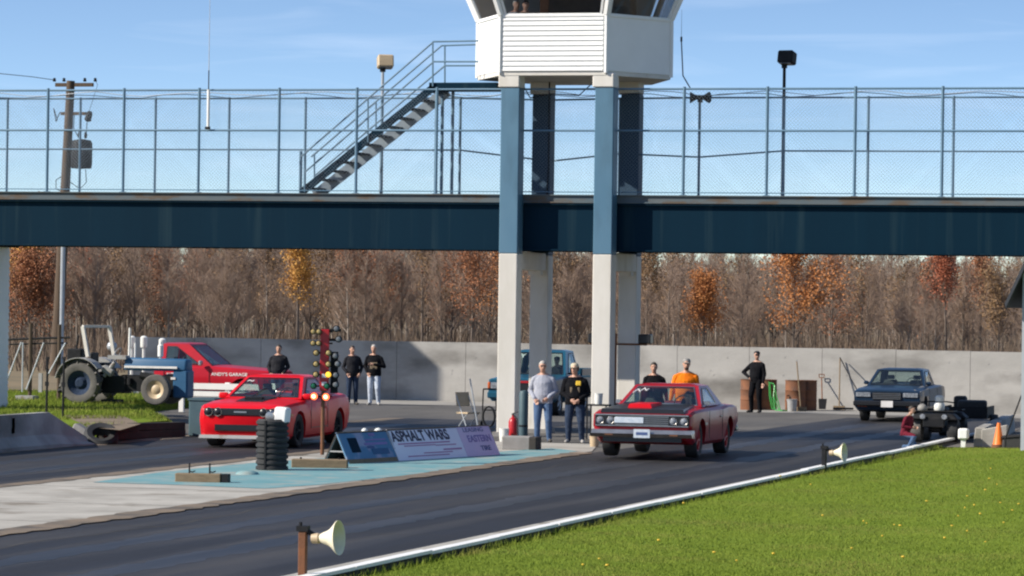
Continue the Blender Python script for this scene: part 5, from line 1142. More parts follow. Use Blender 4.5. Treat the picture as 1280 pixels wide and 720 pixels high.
# ------------------------------------------------------------------ around the tower base
q = G(648, 563); t = thing('concrete_bench', 'low concrete block at the foot of the left tower column', 'block', (q.x, q.y + .25, 0), R_(2)); k = ppm(q)
b = MB(); b.box((-.07, 0, .145), (37/k, .45, .29)); b.bevel(.02); P_('slab', 'bench_concrete', t, b); b = MB(); b.box((17/k, 0, .14), (10/k, .47, .28)); b.bevel(.015); P_('end_block', 'dark_timber', t, b)
def bucket(px, py, Y, r, h, m, label, z=0.0, name='bucket', tap=.85):
    v = AY(px, py, Y); o = MB(); o.lathe([(0, 0), (r*tap, 0), (r, h*.95), (r*1.05, h*.95), (r*1.05, h), (r*.95, h), (r*.93, h*.96), (r*tap*.95, .02), (0, .02)], n=20); t = thing(name, label, 'bucket', (v.x, Y, z)); P_('tub', m, t, o)
    o = MB(); o.path([(r*1.02*math.cos(a), -.02 - r*.5*math.sin(a), h*.95 - r*1.1*math.sin(a)) for a in np.linspace(0, PI, 9)], .006, 5); P_('handle', 'steel', t, o); return t
bucket(630, 545, 78.2, .115, .30, 'plastic_white', 'white bucket left of the red fire extinguisher')
v = AY(641, 545, 78.5); t = thing('fire_extinguisher', 'dark red fire extinguisher at the foot of the left column', 'extinguisher', (v.x, 78.5, 0))
b = MB(); b.lathe([(0, 0), (.095, .01), (.10, .03), (.10, .44), (.07, .51), (.03, .54), (.03, .58), (0, .58)], n=16); P_('cylinder', 'ext_red', t, b)
b = MB(); b.box((0, 0, .60), (.05, .04, .05)); b.tube((0, 0, .62), (.12, 0, .66), .012, n=5); b.path([(.03, -.03, .58), (.12, -.06, .5), (.12, -.05, .2)], .014, 6); P_('valve', 'black_rubber', t, b)
v = AY(654, 548, 79.4); t = thing('bollard', 'teal steel bollard standing between the left column and the grey haired man', 'bollard', (v.x, 79.4, 0))
b = MB(); b.lathe([(0, 1.12), (.08, 1.10), (.105, 1.05), (.105, 0)], n=18); P_('post', 'bollard_teal', t, b); b = MB(); b.lathe([(.108, .30), (.112, .32), (.108, .34)], n=18); P_('band', 'dark_metal', t, b)
bucket(748, 506, 80.9, .10, .25, 'plastic_white', 'white tub on the ledge beside the right front column', z=.80)
v = AY(748, 520, 80.9); t = thing('stand', 'small dark table in front of the right front tower column', 'stand', (v.x, 80.9, 0)); b = MB(); b.box((0, 0, .78), (.5, .4, .035)); P_('top', 'dark_metal', t, b, smooth=0)
for sx in (-1, 1):
    for sy in (-1, 1): b = MB(); b.box((sx*.22, sy*.17, .38), (.03, .03, .76)); P_('leg', 'dark_metal', t, b, smooth=0)
bucket(743, 558, 76.5, .11, .24, 'plastic_tan', 'tan bucket on the ground just left of the maroon coupe')
v = AY(598, 530, 84.0); t = thing('push_broom', 'pale broom leaning with its handle up left of the left column', 'broom', (v.x, 84.0, 0))
b = MB(); b.tube((0, 0, .05), (-.24, .05, 1.25), .018, n=8); P_('handle', 'galv', t, b); b = MB(); b.box((.02, 0, .05), (.40, .07, .10)); P_('head', 'wood', t, b, smooth=0)
v = AY(585, 530, 84.6); t = thing('folding_chair', 'tan folding chair standing left of the broom', 'chair', (v.x, 84.6, 0), R_(60))
b = MB(); b.box((0, 0, .42), (.42, .40, .04)); P_('seat', 'plastic_tan', t, b, smooth=0); b = MB(); b.box((0, .20, .74), (.42, .03, .34), Matrix.Rotation(-.15, 3, 'X')); P_('backrest', 'plastic_tan', t, b, smooth=0)
for sx in (-1, 1):
    b = MB(); b.tube((sx*.2, -.2, 0), (sx*.2, .22, .85), .014, n=6); P_('leg', 'galv', t, b); b = MB(); b.tube((sx*.18, .22, 0), (sx*.18, -.18, .42), .014, n=6); P_('leg', 'galv', t, b)
v = AY(611, 530, 84.3); t = thing('hand_cart', 'dark steel hand cart with coiled hoses beside the left column', 'cart', (v.x, 84.3, 0)); b = MB()
b.path([(-.2, .1, .1), (-.2, .18, 1.0), (.2, .18, 1.0), (.2, .1, .1)], .018, 6); b.box((0, -.05, .06), (.45, .3, .02)); b.path([(-.2, .14, .5), (.2, .14, .5)], .014, 6); P_('frame', 'dark_metal', t, b)
b = MB()
for i in range(5): b.path([(.15*math.cos(a), -.05 + .02*i, .35 + .24*math.sin(a)) for a in np.linspace(0, 2*PI, 17)], .018, 5)
P_('hose_coil', 'black_rubber', t, b)
for sx in (-1, 1): b = MB(); b.lathe([(.05, -.03), (.12, -.03), (.12, .03), (.05, .03)], (sx*.24, .08, .12), (1, 0, 0), 16, closed=True); P_('wheel', 'black_rubber', t, b)
v = AY(768, 520, 83.0); t = thing('light_stand', 'thin dark pipe stand carrying two boxes between the right hand columns', 'stand', (v.x, 83.0, 0)); z0 = ZY(768, 422, 83.0)
b = MB(); b.tube((0, 0, 0), (0, 0, z0 + .1), .035, n=8); b.tube((-.6, 0, z0 - .15), (.75, 0, z0 - .15), .025, n=6); b.box((0, 0, .03), (.5, .5, .05)); P_('pole', 'rust', t, b)
for sx in (-.48, .72): b = MB(); b.box((sx, 0, z0 - .02), (.30, .26, .22)); b.bevel(.02); P_('lamp_box', 'black_paint', t, b)
b = MB(); b.box((0, -.06, z0 - 1.6), (.22, .12, .3)); P_('junction_box', 'dark_metal', t, b, smooth=0)

# ------------------------------------------------------------------ along the back wall, right
def barrel(px, py, Y, label, rz, m='rust'):
    v = AY(px, py, Y); t = thing('steel_barrel', label, 'barrel', (v.x, Y, 0), rz); r = .30; h = .90
    b = MB(); prof = [(0, .02), (r-.01, .02), (r, 0), (r, .28)]
    for z in (.30, .60): prof += [(r, z - .02), (r + .014, z), (r, z + .02)]
    prof += [(r, h), (r + .012, h), (r + .012, h - .015), (r - .02, h - .012), (0, h - .03)]
    b.lathe(prof, n=28); P_('drum', m, t, b); return v
barrel(938, 514, 106.6, 'rusty steel barrel behind the man with his hand on his hip', 0); barrel(958, 514, 106.9, 'darker rusty barrel beside the green hose', 2)
va = barrel(994, 513, 106.7, 'rusty orange barrel with a shovel leaning on it', 1); barrel(1008, 513, 107.1, 'brown rusty barrel right of the orange one', 3)
bucket(990, 512, 105.9, .15, .36, 'tractor_grey', 'grey metal bucket in front of the rusty barrel'); 
v = AY(965, 514, 106.4); b = MB(); pts = []
for i in range(2):
    s_x = -.06 + .15*i; z_ = .86 - .07*i; tpz = [(s_x, -.02*i, z_), (s_x + .02, -.03*i, z_*.5), (s_x + .10 + .05*i, -.05*i, .06), (s_x + .16 + .05*i, -.06*i, .05), (s_x + .06 + .04*i, -.05*i, z_*.5), (s_x + .03, -.03*i, z_ - .04)]
    pts += tpz
pts += [(.12, -.2, .4), (.2, -.3, .03), (.45, -.45, .02), (.62, -.2, .02)]; b.path(pts, .015, 8); o = P_('garden_hose', 'hose_green', None, b, loc=(v.x, 106.2, 0)); tag(o, 'bright green hose looped down from the barrel to the ground', 'hose')
def tool(name, label, cat, px0, py0, px1, py1, Y0, Y1, mh, head=None):
    a = AY(px0, py0, Y0); c = AY(px1, py1, Y1); a.z = max(a.z, .03); t = thing(name, label, cat, (a.x, a.y, 0)); d = Vector((c.x-a.x, c.y-a.y, c.z)); b = MB(); b.tube((0, 0, a.z), d, .019, n=7); P_('handle', mh, t, b)
    if head: head(t, d)
def shovel_head(t, d):
    b = MB(); b.frustum([(-.10, -.03, .03), (.10, -.03, .03), (.10, 0, .03), (-.10, 0, .03)], [(-.13, .01, .34), (.13, .01, .34), (.13, .03, .34), (-.13, .03, .34)]); P_('blade', 'dark_metal', t, b, smooth=0)
    b = MB(); b.path([d + Vector((-.07, 0, .0)), d + Vector((-.08, 0, .10)), d + Vector((.08, 0, .10)), d + Vector((.07, 0, 0)), d + Vector((-.07, 0, 0))], .014, 5); P_('grip', 'rust', t, b)
def broom_head(t, d): b = MB(); b.box((0, -.02, .07), (.34, .08, .12)); P_('head', 'wood', t, b, smooth=0)
tool('broom', 'pale handled broom standing in front of the orange barrel', 'broom', 1001, 511, 996, 452, 106.2, 106.4, 'wood', broom_head)
tool('shovel', 'dark bladed shovel leaning against the wall right of the barrels', 'shovel', 1028, 511, 1027, 472, 107.9, 108.5, 'rust', shovel_head)
tool('pole', 'dark pole leaning at a slant against the wall left of the blue coupe', 'pole', 1072, 489, 1050, 447, 107.4, 108.45, 'dark_metal')
tool('rake', 'thin wooden rake handle upright against the wall', 'rake', 1049, 509, 1050, 448, 108.2, 108.5, 'wood', broom_head)
v = AY(1054, 509, 107.9); t = thing('pallet_scrap', 'small dark scrap of boards on the ground below the leaning pole', 'scrap', (v.x, 107.9, 0), .2); b = MB()
for i in range(3): b.box((0, -.1 + .1*i, .05 + .012*i), (.6, .08, .03))
P_('boards', 'dark_timber', t, b, smooth=0)

# ------------------------------------------------------------------ right foreground edge: barrier, cone, box, shed
q = G(1216, 561); b = MB(); x0_, y0_ = q.x + .02, 81.75
b.frustum([(x0_ - .16, y0_, 0), (x0_ + .16, y0_, 0), (x0_ - .75, 92.5, 0), (x0_ - 1.07, 92.5, 0)], [(x0_ - .12, y0_, .44), (x0_ + .12, y0_, .44), (x0_ - .79, 92.5, .44), (x0_ - 1.03, 92.5, .44)])
b.frustum([(x0_+.02, y0_ - .02, 0), (x0_ + .60, y0_ - .02, 0), (x0_ + .60, y0_ + .16, 0), (x0_+.02, y0_ + .16, 0)], [(x0_+.02, y0_ - .02, .40), (x0_ + .60, y0_ - .02, .52), (x0_ + .60, y0_ + .16, .52), (x0_+.02, y0_ + .16, .40)])
b.bevel(.02); tag(P_('low_barrier', 'wall_concrete', None, b), 'low pale concrete barrier behind the lawn beside the orange cone', 'barrier')
q = AY(1210.5, 545, 82.2); b = MB(); b.box((0, 0, .30), (.22, .22, .24)); b.bevel(.03); b.box((0, 0, .1), (.10, .10, .2)); tag(P_('marker_post', 'white_paint', None, b, loc=(q.x, 81.5, 0)), 'short white marker post at the end of the kerb', 'post')
q = AY(1248, 560, 81.3); t = thing('traffic_cone', 'orange traffic cone standing behind the lawn at the right edge', 'cone', (q.x, 81.3, -.03))
b = MB(); b.lathe([(.15, .03), (.14, .05), (.035, .60), (.03, .60), (0, .60)], n=24); P_('cone', 'cone_orange', t, b); b = MB(); b.box((0, 0, .02), (.36, .36, .035)); b.bevel(.01); P_('base', 'black_rubber', t, b)
b = MB(); b.lathe([(.145, .045), (.132, .12), (.15, .12), (.152, .03)], n=24); P_('skirt', 'rust', t, b)
q = AY(1271, 562, 81.4); t = thing('storage_box', 'dark covered box on the ground right of the orange cone', 'box', (q.x + .12, 81.4, -.03)); b = MB(); b.frustum([(-.42, -.3, 0), (.5, -.3, 0), (.5, .3, 0), (-.42, .3, 0)], [(-.40, -.28, .30), (.48, -.28, .40), (.48, .28, .40), (-.40, .28, .30)]); b.bevel(.04); P_('body', 'black_rubber', t, b); b = MB(); b.frustum([(-.43, -.31, .27), (.51, -.31, .36), (.51, .31, .36), (-.43, .31, .27)], [(-.41, -.29, .32), (.49, -.29, .42), (.49, .29, .42), (-.41, .29, .32)]); P_('lid', 'dark_metal', t, b)
SHY = 79.5; ev = AY(1259, 385, SHY); tp_ = AY(1283, 322, SHY); t = thing('shed', 'grey shed with a dark gable roof cut off by the right edge', 'shed', (ev.x + .43, SHY, -.03)); sl = (tp_.z - ev.z)/(tp_.x - ev.x); Wd = 2.4
xw = AY(1277, 450, SHY).x - t.location.x; zev = ev.z + .03; e0 = ev.x - t.location.x
rt_ = xw + Wd/2; k_s = sl*.8; und = lambda x: zev + (x - e0)*k_s - .01
b = MB(); b.prism([(xw, 0, 0), (xw + Wd, 0, 0), (xw + Wd, 0, und(xw)), (rt_, 0, und(rt_)), (xw, 0, und(xw))], (0, 3.2, 0)); P_('wall', 'shed_wall', t, b, smooth=0)
b = MB(); b.prism([(e0, -.25, zev), (rt_, -.25, zev + (rt_-e0)*k_s), (rt_, -.25, zev + (rt_-e0)*k_s + .2), (e0 - .02, -.25, zev + .10)], (0, 3.7, 0)); b.prism([(rt_*2 - e0, -.25, zev), (rt_ + .002, -.25, zev + (rt_-e0)*k_s), (rt_ + .002, -.25, zev + (rt_-e0)*k_s + .2), (rt_*2 - e0 + .02, -.25, zev + .10)], (0, 3.7, 0)); P_('roof', 'roof_dark', t, b, smooth=0)
b = MB(); b.box((xw + 1.2, -.02, 1.0), (.9, .04, 2.0)); P_('door', 'white_paint', t, b, smooth=0)
b = MB(); pA = AY(1279.5, 487, 80.6); pB = AY(1257, 541, 80.9); b.tube(pA, (pB.x, pB.y, .25), .018, n=6); b.tube((pB.x, pB.y, .25), (pB.x, pB.y, -.02), .02, n=6); o = P_('guy_rope', 'dark_metal', None, b); tag(o, 'dark slanting stay running down from the shed beside the orange cone', 'stay')

# ------------------------------------------------------------------ left: barrier, debris, timbers, planks, gate, pole
LBX = -29.55; ya, yb_, yc = 58.0, 69.3, 71.3
b = MB(); prof = [(-.30, 0), (.28, 0), (.28, .08), (.12, .28), (.08, .72), (-.10, .72), (-.14, .28), (-.30, .08)]
r1 = [Vector((LBX + x, ya, z)) for x, z in prof]; r2 = [Vector((LBX + x, yb_, z)) for x, z in prof]; r3 = [Vector((LBX + x, yc, z*.22)) for x, z in prof]
b.frustum(r1, r2); b.frustum([v + Vector((0, .002, 0)) for v in r2], r3); o = P_('jersey_barrier', 'wall_concrete', None, b, smooth=0); tag(o, 'pale lilac grey concrete barrier with a sloping end left of the far lane', 'barrier')
b = MB()
for px in (10, 22): 
    q = AY(px, 540, 67.4); 
    for k_ in range(4): b.box((LBX + .105 + .02*math.sin(k_), q.y + .02*k_, .30 + k_*.1), (.012, .10 + .02*math.sin(k_*2), .10))
P_('tyre_scuff', 'lens_dark', o, b, smooth=0)
q = G(117, 556); t = thing('old_tyre', 'old black tyre lying at the end of the sloping concrete barrier', 'tyre', (q.x, q.y + .4, .16)); b = MB(); b.lathe([(.19, -.1), (.30, -.13), (.36, -.08), (.36, .08), (.30, .13), (.19, .1)], axis=(.25, -.55, .8), n=24, closed=True); P_('carcass', 'black_rubber', t, b)
for i, (px, py, s, lab) in enumerate(((97, 553, .30, 'pale broken concrete chunk leaning on the left of the old tyre'), (124, 551, .26, 'pale broken concrete chunk leaning on the right of the old tyre'))):
    q = G(px, py); b = MB(); b.box((0, 0, 0), (s*1.5, s, s*.75), Matrix.Rotation(.5, 3, 'Y') @ Matrix.Rotation(.3*i, 3, 'Z')); b.bevel(.03); tag(P_('concrete_chunk', 'bench_concrete', None, b, loc=(q.x, q.y + .3, .20)), lab, 'rubble')
for i, (xa, xb, py, n_, lab) in enumerate(((128, 176, 552, 2, 'short stack of dark old timbers edging the grass bank beside the tyre'), (166, 232, 549, 2, 'long stack of dark old timbers edging the grass bank beside the teal block'))):
    a = G(xa, py); c = G(xb, py - 3); d = c - a; t = thing('timber_stack', lab, 'timbers', a, math.atan2(d.y, d.x))
    for k_ in range(n_): b = MB(); b.box((d.length/2 + random.uniform(-.04, .04), .12 + random.uniform(-.02, .02), .09 + .165*k_), (d.length*random.uniform(.92, 1), .22, .16), Matrix.Rotation(random.uniform(-.02, .02), 3, 'Y')); b.bevel(.012); P_('timber', 'dark_timber', t, b)
q = G(251, 546); k = ppm(q); b = MB(); b.box((0, 0, .41), (.60, .60, .82)); b.bevel(.03); b.box((0, 0, .83), (.64, .64, .05)); tag(P_('utility_box', 'bollard_teal', None, b, loc=(q.x, q.y + .3, 0)), 'weathered teal utility box beside the front of the red coupe', 'box')
PYl = 92.5; t = thing('plank_barrier', 'two white planks on posts standing behind the bright red coupe', 'plank barrier', (XY(228, PYl), PYl, 0))
xe = XY(345, PYl) - t.location.x
for i, (y1_, y2_) in enumerate(((479, 486.5), (489, 495))): b = MB(); z1_, z2_ = ZY(255, y2_, PYl), ZY(255, y1_, PYl); b.box((xe/2 + .05, -.07, (z1_+z2_)/2), (xe, .05, z2_-z1_)); P_('plank', 'white_paint', t, b, smooth=0)
for x in (0.02, xe*.5, xe*.98): b = MB(); b.box((x, 0, ZY(228, 478, PYl)/2 + .02), (.13, .10, ZY(228, 478, PYl))); P_('post', 'white_paint', t, b, smooth=0)
GY = 90.5; t = thing('gate_frame', 'rusty post and rail gate with white diagonal braces left of the tractor', 'gate', (XY(30, GY), GY, BZ))
def gx(px): return XY(px, GY) - t.location.x
def gz(py): return ZY(40, py, GY) - BZ
for px, y0 in ((39, 404), (75, 405)): b = MB(); b.tube((gx(px), 0, 0), (gx(px), 0, gz(y0)), .055, n=8); P_('post', 'pole_wood', t, b)
b = MB(); b.tube((gx(10), 0, gz(425)), (gx(88), 0, gz(421)), .03, n=6); b.tube((gx(10), .05, gz(431)), (gx(84), .05, gz(428)), .022, n=6); P_('rail', 'dark_metal', t, b)
for a, c in (((10, 481), (29, 428)), ((36, 487), (57, 428)), ((31, 490), (31, 428)), ((62, 470), (84, 428))): b = MB(); b.tube((gx(a[0]), -.08, gz(a[1])), (gx(c[0]), -.08, gz(c[1])), .022, n=6); P_('brace', 'galv', t, b)
b = MB(); b.box((gx(54), -.1, gz(478)), (.10, .06, .5)); b.box((gx(41), -.3, .05), (.5, .4, .10)); P_('foot_plate', 'tractor_grey', t, b, smooth=0)
v = AY(67, 500, 90.0); t = thing('implement', 'dark steel farm implement standing behind the tractor', 'implement', (v.x, 91.5, BZ)); b = MB(); b.box((0, 0, .95), (.42, .3, .80)); b.bevel(.03); P_('panel', 'dark_metal', t, b)
b = MB(); b.tube((-.1, 0, .0), (-.1, 0, .6), .05, n=8); b.tube((.15, .0, 0), (.15, 0, .6), .05, n=8); b.lathe([(0, -.1), (.20, -.1), (.24, 0), (.20, .1), (0, .1)], (.1, -.1, .30), (0, 1, 0), 14); b.tube((-.4, 0, .2), (.6, 0, .25), .05, n=8); b.tube((0, 0, 1.3), (.05, 0, 1.7), .03, n=6); P_('frame', 'dark_metal', t, b)
for px, py, y1_, lab in ((58, 521, 446, 'thin dark stake left of the pair in front of the tractor'), (78.5, 523, 446, 'thin dark stake right of the pair in front of the tractor')):
    q = G(px, py, BZ); b = MB(); hh = (py - y1_)/ppm(q); b.tube((0, 0, -.05), (.01, 0, hh), .026, n=7); b.box((.01, 0, hh - .03), (.07, .05, .06)); b.box((.0, 0, hh*.55), (.08, .04, .10)); tag(P_('stake', 'dark_metal', None, b, loc=q), lab, 'stake')
UY = 112.5; t = thing('utility_pole', 'leaning wooden utility pole with crossarms and a dark transformer', 'utility pole', (XY(69, UY), UY, 0)); UO = Vector(t.location)
def u_(px, py, y=UY): return AY(px, py, y) - UO
b = MB(); b.tube(u_(69.5, 470), u_(88.5, 101), .20, .135, 14); P_('pole', 'pole_wood', t, b)
b = MB(); b.tube(u_(76, 470, UY-.25), u_(79, 303, UY-.22), .075, n=10); P_('conduit', 'galv', t, b)
b = MB(); b.box((u_(93, 106) ), (54*.0245, .12, .12)); ca = P_('crossarm', 'pole_wood', t, b, smooth=0); b = MB(); b.box(u_(92, 142), (36*.0245, .12, .10)); P_('crossarm', 'pole_wood', t, b, smooth=0)
for px, py in ((68, 102), (80, 102), (106, 102), (119, 102)): b = MB(); b.lathe([(0, 0), (.05, 0), (.06, .04), (.04, .07), (.055, .10), (0, .13)], u_(px, py), n=10); P_('insulator', 'dark_metal', t, b)
b = MB(); b.lathe([(0, -.48), (.33, -.46), (.35, -.3), (.35, .36), (.30, .46), (.1, .5), (0, .5)], u_(102, 193), n=18); tf = P_('transformer', 'dark_metal', t, b)
b = MB(); b.tube(u_(94, 185), u_(104, 185), .06, n=6); b.tube(u_(94, 203), u_(104, 203), .06, n=6); b.lathe([(.04, 0), (.06, .1), (.03, .2), (0, .22)], u_(99, 172), n=8); b.lathe([(.04, 0), (.06, .1), (.03, .2), (0, .22)], u_(107, 173), n=8); P_('bracket', 'dark_metal', tf, b)
b = MB(); b.lathe([(.05, 0), (.12, .05), (.10, .3), (.05, .36)], u_(109, 152), (0.3, 0, 1), 10); P_('cutout', 'dark_metal', t, b)
for pts in (((72, 150), (67, 135), (70, 152), (75, 140)), ((86, 215), (70, 225), (70, 236), (78, 240)), ((107, 212), (108, 228), (100, 236), (88, 228)), ((93, 142), (92, 160), (98, 172)), ((109, 150), (108, 165), (106, 173))): b = MB(); b.path([u_(*q_) for q_ in pts], .014, 5); P_('wire', 'dark_metal', t, b)
b = MB(); b.path([u_(68, 100), u_(40, 96), u_(-60, 86)], .012, 5); P_('wire', 'dark_metal', t, b); b = MB(); b.path([u_(119, 100), u_(122, 106), u_(108, 150)], .007, 5); P_('wire', 'dark_metal', t, b)
v = AY(140, 433, 113); t = thing('round_tank', 'round pale grey tank beyond the end of the concrete wall', 'tank', (v.x, 113, 0)); b = MB(); b.ball((0, 0, v.z), .17, 14); P_('vessel', 'galv', t, b); b = MB(); b.tube((0, 0, 0), (0, 0, v.z - .15), .05, n=8); P_('stand', 'dark_metal', t, b)
for px, y1_, lab in ((165, 420, 'white capped post leftmost of three standing before the wall behind the tractor'), (180, 420, 'white capped post in the middle of three before the wall behind the tractor'), (203, 423, 'white capped post standing before the wall beside the red pickup cab')):
    v = AY(px, y1_, 105.6); b = MB(); b.tube((0, 0, 0), (0, 0, v.z - .3), .05, n=8); b.lathe([(0, -.02), (.10, -.01), (.11, .04), (.11, .30), (.06, .34), (0, .35)], (0, 0, v.z - .34), n=12); tag(P_('capped_post', 'plastic_white', None, b, loc=(v.x, 105.6, 0)), lab, 'post')

# unseen box on posts, added off the left edge to shade the back wall
wp = AY(507, 427, WY); hz = wp.z; ext = 9.6
ratio = math.tan(SUN_EL)
def back_up(pnt, z):                                         # point at height z whose shadow falls on pnt
    s = (z - pnt.z)/sdir.z; return pnt + sdir*s
bx = back_up(wp, 12.4); xr = bx.x; yr = bx.y
t = thing('shadow_caster', 'raised white box on posts added out of view to shade the back wall', 'shadow caster', (xr - 9, yr + .6, 0))
zb = back_up(Vector((wp.x - 3, WY - .25, 0)), 10).z; 
zlow = (WY - (yr - .6) - .0)/abs(sdir.y)*sdir.z - .35
b = MB(); b.box((0, 0, (zlow + 12.4)/2), (18, 2.6, 12.4 - zlow)); P_('wall', 'siding', t, b, smooth=0)
b = MB(); b.box((0, 0, 12.47), (18.0, 2.6, .12)); P_('roof', 'roof_dark', t, b, smooth=0)
for k_ in range(5): b = MB(); b.box((-7.5 + k_*3.4, -1.315, (zlow + 12.4)/2 + .2), (2.2, .03, .9)); P_('window', 'car_glass', t, b, smooth=0)
for sx in (-8.4, -3, 3, 8.4):
    for sy in (-1, 1): b = MB(); b.tube((sx, sy, 0), (sx, sy, zlow), .10, n=8); P_('post', 'dark_metal', t, b)
# ------------------------------------------------------------------ the autumn wood beyond the wall
def tree_arrays(seed, H, spread, n_limb, twigs, base_clear=.30, twr=.010, tsub=3):
    """returns wood segments (p, q, r0, r1) and thin twig segments and tip points"""
    rg = np.random.default_rng(seed); wood = []; tw = []; tips = []
    bend = rg.normal(0, .03*H, 2); P = lambda t: np.array([bend[0]*t*t, bend[1]*t*t, H*t]); r0 = H*.010 + .02
    for i in range(8): wood.append((P(i/8), P((i+1)/8), r0*(1-i/8*.9), r0*(1-(i+1)/8*.9)))
    for i in range(n_limb):
        t = base_clear + (0.97 - base_clear)*(i + rg.random())/n_limb; o = P(t); a = rg.uniform(0, 2*PI); L = spread*(1.05 - t)*rg.uniform(.5, 1.1) + .25*spread*rg.random()
        e = rg.uniform(R_(35), R_(68)); d = np.array([math.cos(a)*math.cos(e), math.sin(a)*math.cos(e), math.sin(e)]); rl = max(.008, r0*(1-t)*.5)
        m = o + d*L*.5 + rg.normal(0, .06*L, 3); q = m + (d + np.array([0, 0, .35]))*L*.5; wood.append((o, m, rl, rl*.65)); wood.append((m, q, rl*.65, rl*.3))
        for j in range(twigs):
            u = rg.uniform(.15, 1.0); s = o + (m-o)*u*2 if u < .5 else m + (q-m)*(u-.5)*2
            a2 = rg.uniform(0, 2*PI); e2 = rg.uniform(R_(5), R_(75)); d2 = np.array([math.cos(a2)*math.cos(e2), math.sin(a2)*math.cos(e2), math.sin(e2)])*.8 + d*.6
            l2 = L*rg.uniform(.18, .42) + .12; s2 = s + d2*l2; tw.append((s, s2, twr, twr*.6)); tips.append(s2); tips.append((s+s2)/2)
            for k in range(tsub):
                s0 = s + d2*l2*rg.uniform(.3, 1); d3 = d2 + rg.normal(0, .6, 3); d3[2] += .25; s3 = s0 + d3*l2*rg.uniform(.3, .6); tw.append((s0, s3, twr*.7, twr*.35)); tips.append(s3)
    return wood, tw, np.array(tips)
def seg_mesh(segs, n):
    A = np.array([s[0] for s in segs]); B = np.array([s[1] for s in segs]); ra = np.array([s[2] for s in segs])[:, None, None]; rb = np.array([s[3] for s in segs])[:, None, None]
    d = B - A; d /= np.linalg.norm(d, axis=1)[:, None] + 1e-9; h = np.where(np.abs(d[:, 2:3]) < .9, np.array([[0, 0, 1.0]]), np.array([[1.0, 0, 0]])); u = np.cross(d, h); u /= np.linalg.norm(u, axis=1)[:, None]; v = np.cross(d, u)
    an = np.arange(n)*2*PI/n; ring = np.cos(an)[None, :, None]*u[:, None, :] + np.sin(an)[None, :, None]*v[:, None, :]
    V = np.concatenate([A[:, None] + ring*ra, B[:, None] + ring*rb], 1).reshape(-1, 3)
    i = np.arange(len(segs))[:, None]*2*n; j = np.arange(n)[None]; F = np.stack([i + j, i + (j+1) % n, i + n + (j+1) % n, i + n + j], -1).reshape(-1, 4)
    return V, F
def leaf_mesh(pts, size, rg, per=3, spread=.25):
    P = np.repeat(pts, per, 0) + rg.normal(0, spread, (len(pts)*per, 3)); n = len(P); a = rg.normal(0, 1, (n, 3)); a /= np.linalg.norm(a, axis=1)[:, None]; c = np.cross(a, rg.normal(0, 1, (n, 3))); c /= np.linalg.norm(c, axis=1)[:, None]
    s = .8*size*rg.uniform(.6, 1.4, n)[:, None]; V = np.stack([P - a*s, P + c*s*.7, P + a*s, P - c*s*.7], 1).reshape(-1, 3); return V, np.arange(n*4).reshape(-1, 4)
VAR = []
for i in range(14):
    Hh = 8.0 + 2.0*((i*0.37) % 1); VAR.append(tree_arrays(100 + i, Hh, 2.3 + 1.2*((i*.61) % 1), 26 + i % 4*4, 12, .05 + .18*((i*.43) % 1), twr=.015, tsub=4))
WM = [seg_mesh(v[0], 5) for v in VAR]; TM = [seg_mesh(v[1], 3) for v in VAR]
def ymesh(name, vf, mat, k=4):
    o = np_mesh(name, vf[0], vf[1], mat, k=k); me = o.data; bpy.data.objects.remove(o); return me
W_ME = [ymesh('bare_tree', WM[i], 'bark' if i % 3 else 'bark_pale') for i in range(14)]; T_ME = [ymesh('crown', TM[i], 'twig') for i in range(14)]
rg = np.random.default_rng(3); random.seed(11)
def place_px(px, dist, z=-.05):
    d = ray(px, 400); d = d/np.dot(d, CF); p = CC + d*dist; return (p[0], p[1], z)
ht_at = lambda px: .82 if px < 520 else .80 - .13*min(1, (px-520)/310)
n = 235
for i in range(n):
    px = -30 + 1340*(i + rg.uniform(-.4, .4))/n; dist = rg.choice([205, 222, 240, 258, 280]) + rg.uniform(-8, 8)
    k = rg.integers(0, 14); o = link('bare_tree', W_ME[k], []); c = link('crown', T_ME[k], [], o)
    o.location = place_px(px, dist); s = rg.uniform(.80, 1.10)*ht_at(px)*dist/250; o.scale = (s*rg.uniform(.8, 1.1), s*rg.uniform(.8, 1.1), s); o.rotation_euler = (0, 0, rg.uniform(0, 6.28))
    tag(o, 'leafless grey brown tree standing in the wood behind the concrete wall', 'tree', 'bare trees of the autumn wood')
# trees that still carry leaves
def leafy(px, dist, H, spread, leaf, label, seed, per=4, size=.11, clear=.2, frac=1.0, cut=None):
    w_, t_, tips = tree_arrays(seed, H, spread, 26, 8, clear, twr=.012); t = thing('autumn_tree', label, 'tree', place_px(px, dist))
    np_mesh('trunk', *seg_mesh(w_, 6), 'bark', t, k=4); np_mesh('twigs', *seg_mesh(t_, 3), 'twig', t, k=4)
    r2 = np.random.default_rng(seed); keep = (r2.random(len(tips)) < frac*.9) & (np.sin(tips[:, 0]*2.1 + seed)*np.sin(tips[:, 2]*1.9 + seed*2)*np.sin(tips[:, 1]*2.0) < .18)
    if cut: keep &= tips[:, 2] > cut*H
    np_mesh('crown', *leaf_mesh(tips[keep], size*.60, r2, per*3, .26), leaf, t, k=4)
leafy(992, 200, 7.0, 3.4, 'leaf_orange', 'large bright orange tree in the wood right of the tower', 1, 5, .12, .15)
leafy(372, 200, 6.7, 1.3, 'leaf_yellow', 'slim golden yellow tree in the wood above the start lights', 2, 4, .10, .40, .75)
leafy(26, 205, 7.7, 2.3, 'leaf_yellow', 'golden yellow tree at the far left of the wood', 3, 5, .12, .35)
leafy(36, 198, 4.8, 2.6, 'leaf_rust', 'rust red low tree below the golden tree at far left', 4, 5, .11, .1)
leafy(444, 206, 7.4, 2.0, 'leaf_rust', 'rust orange tree in the wood right of the slim golden one', 5, 3, .10, .35, .7)
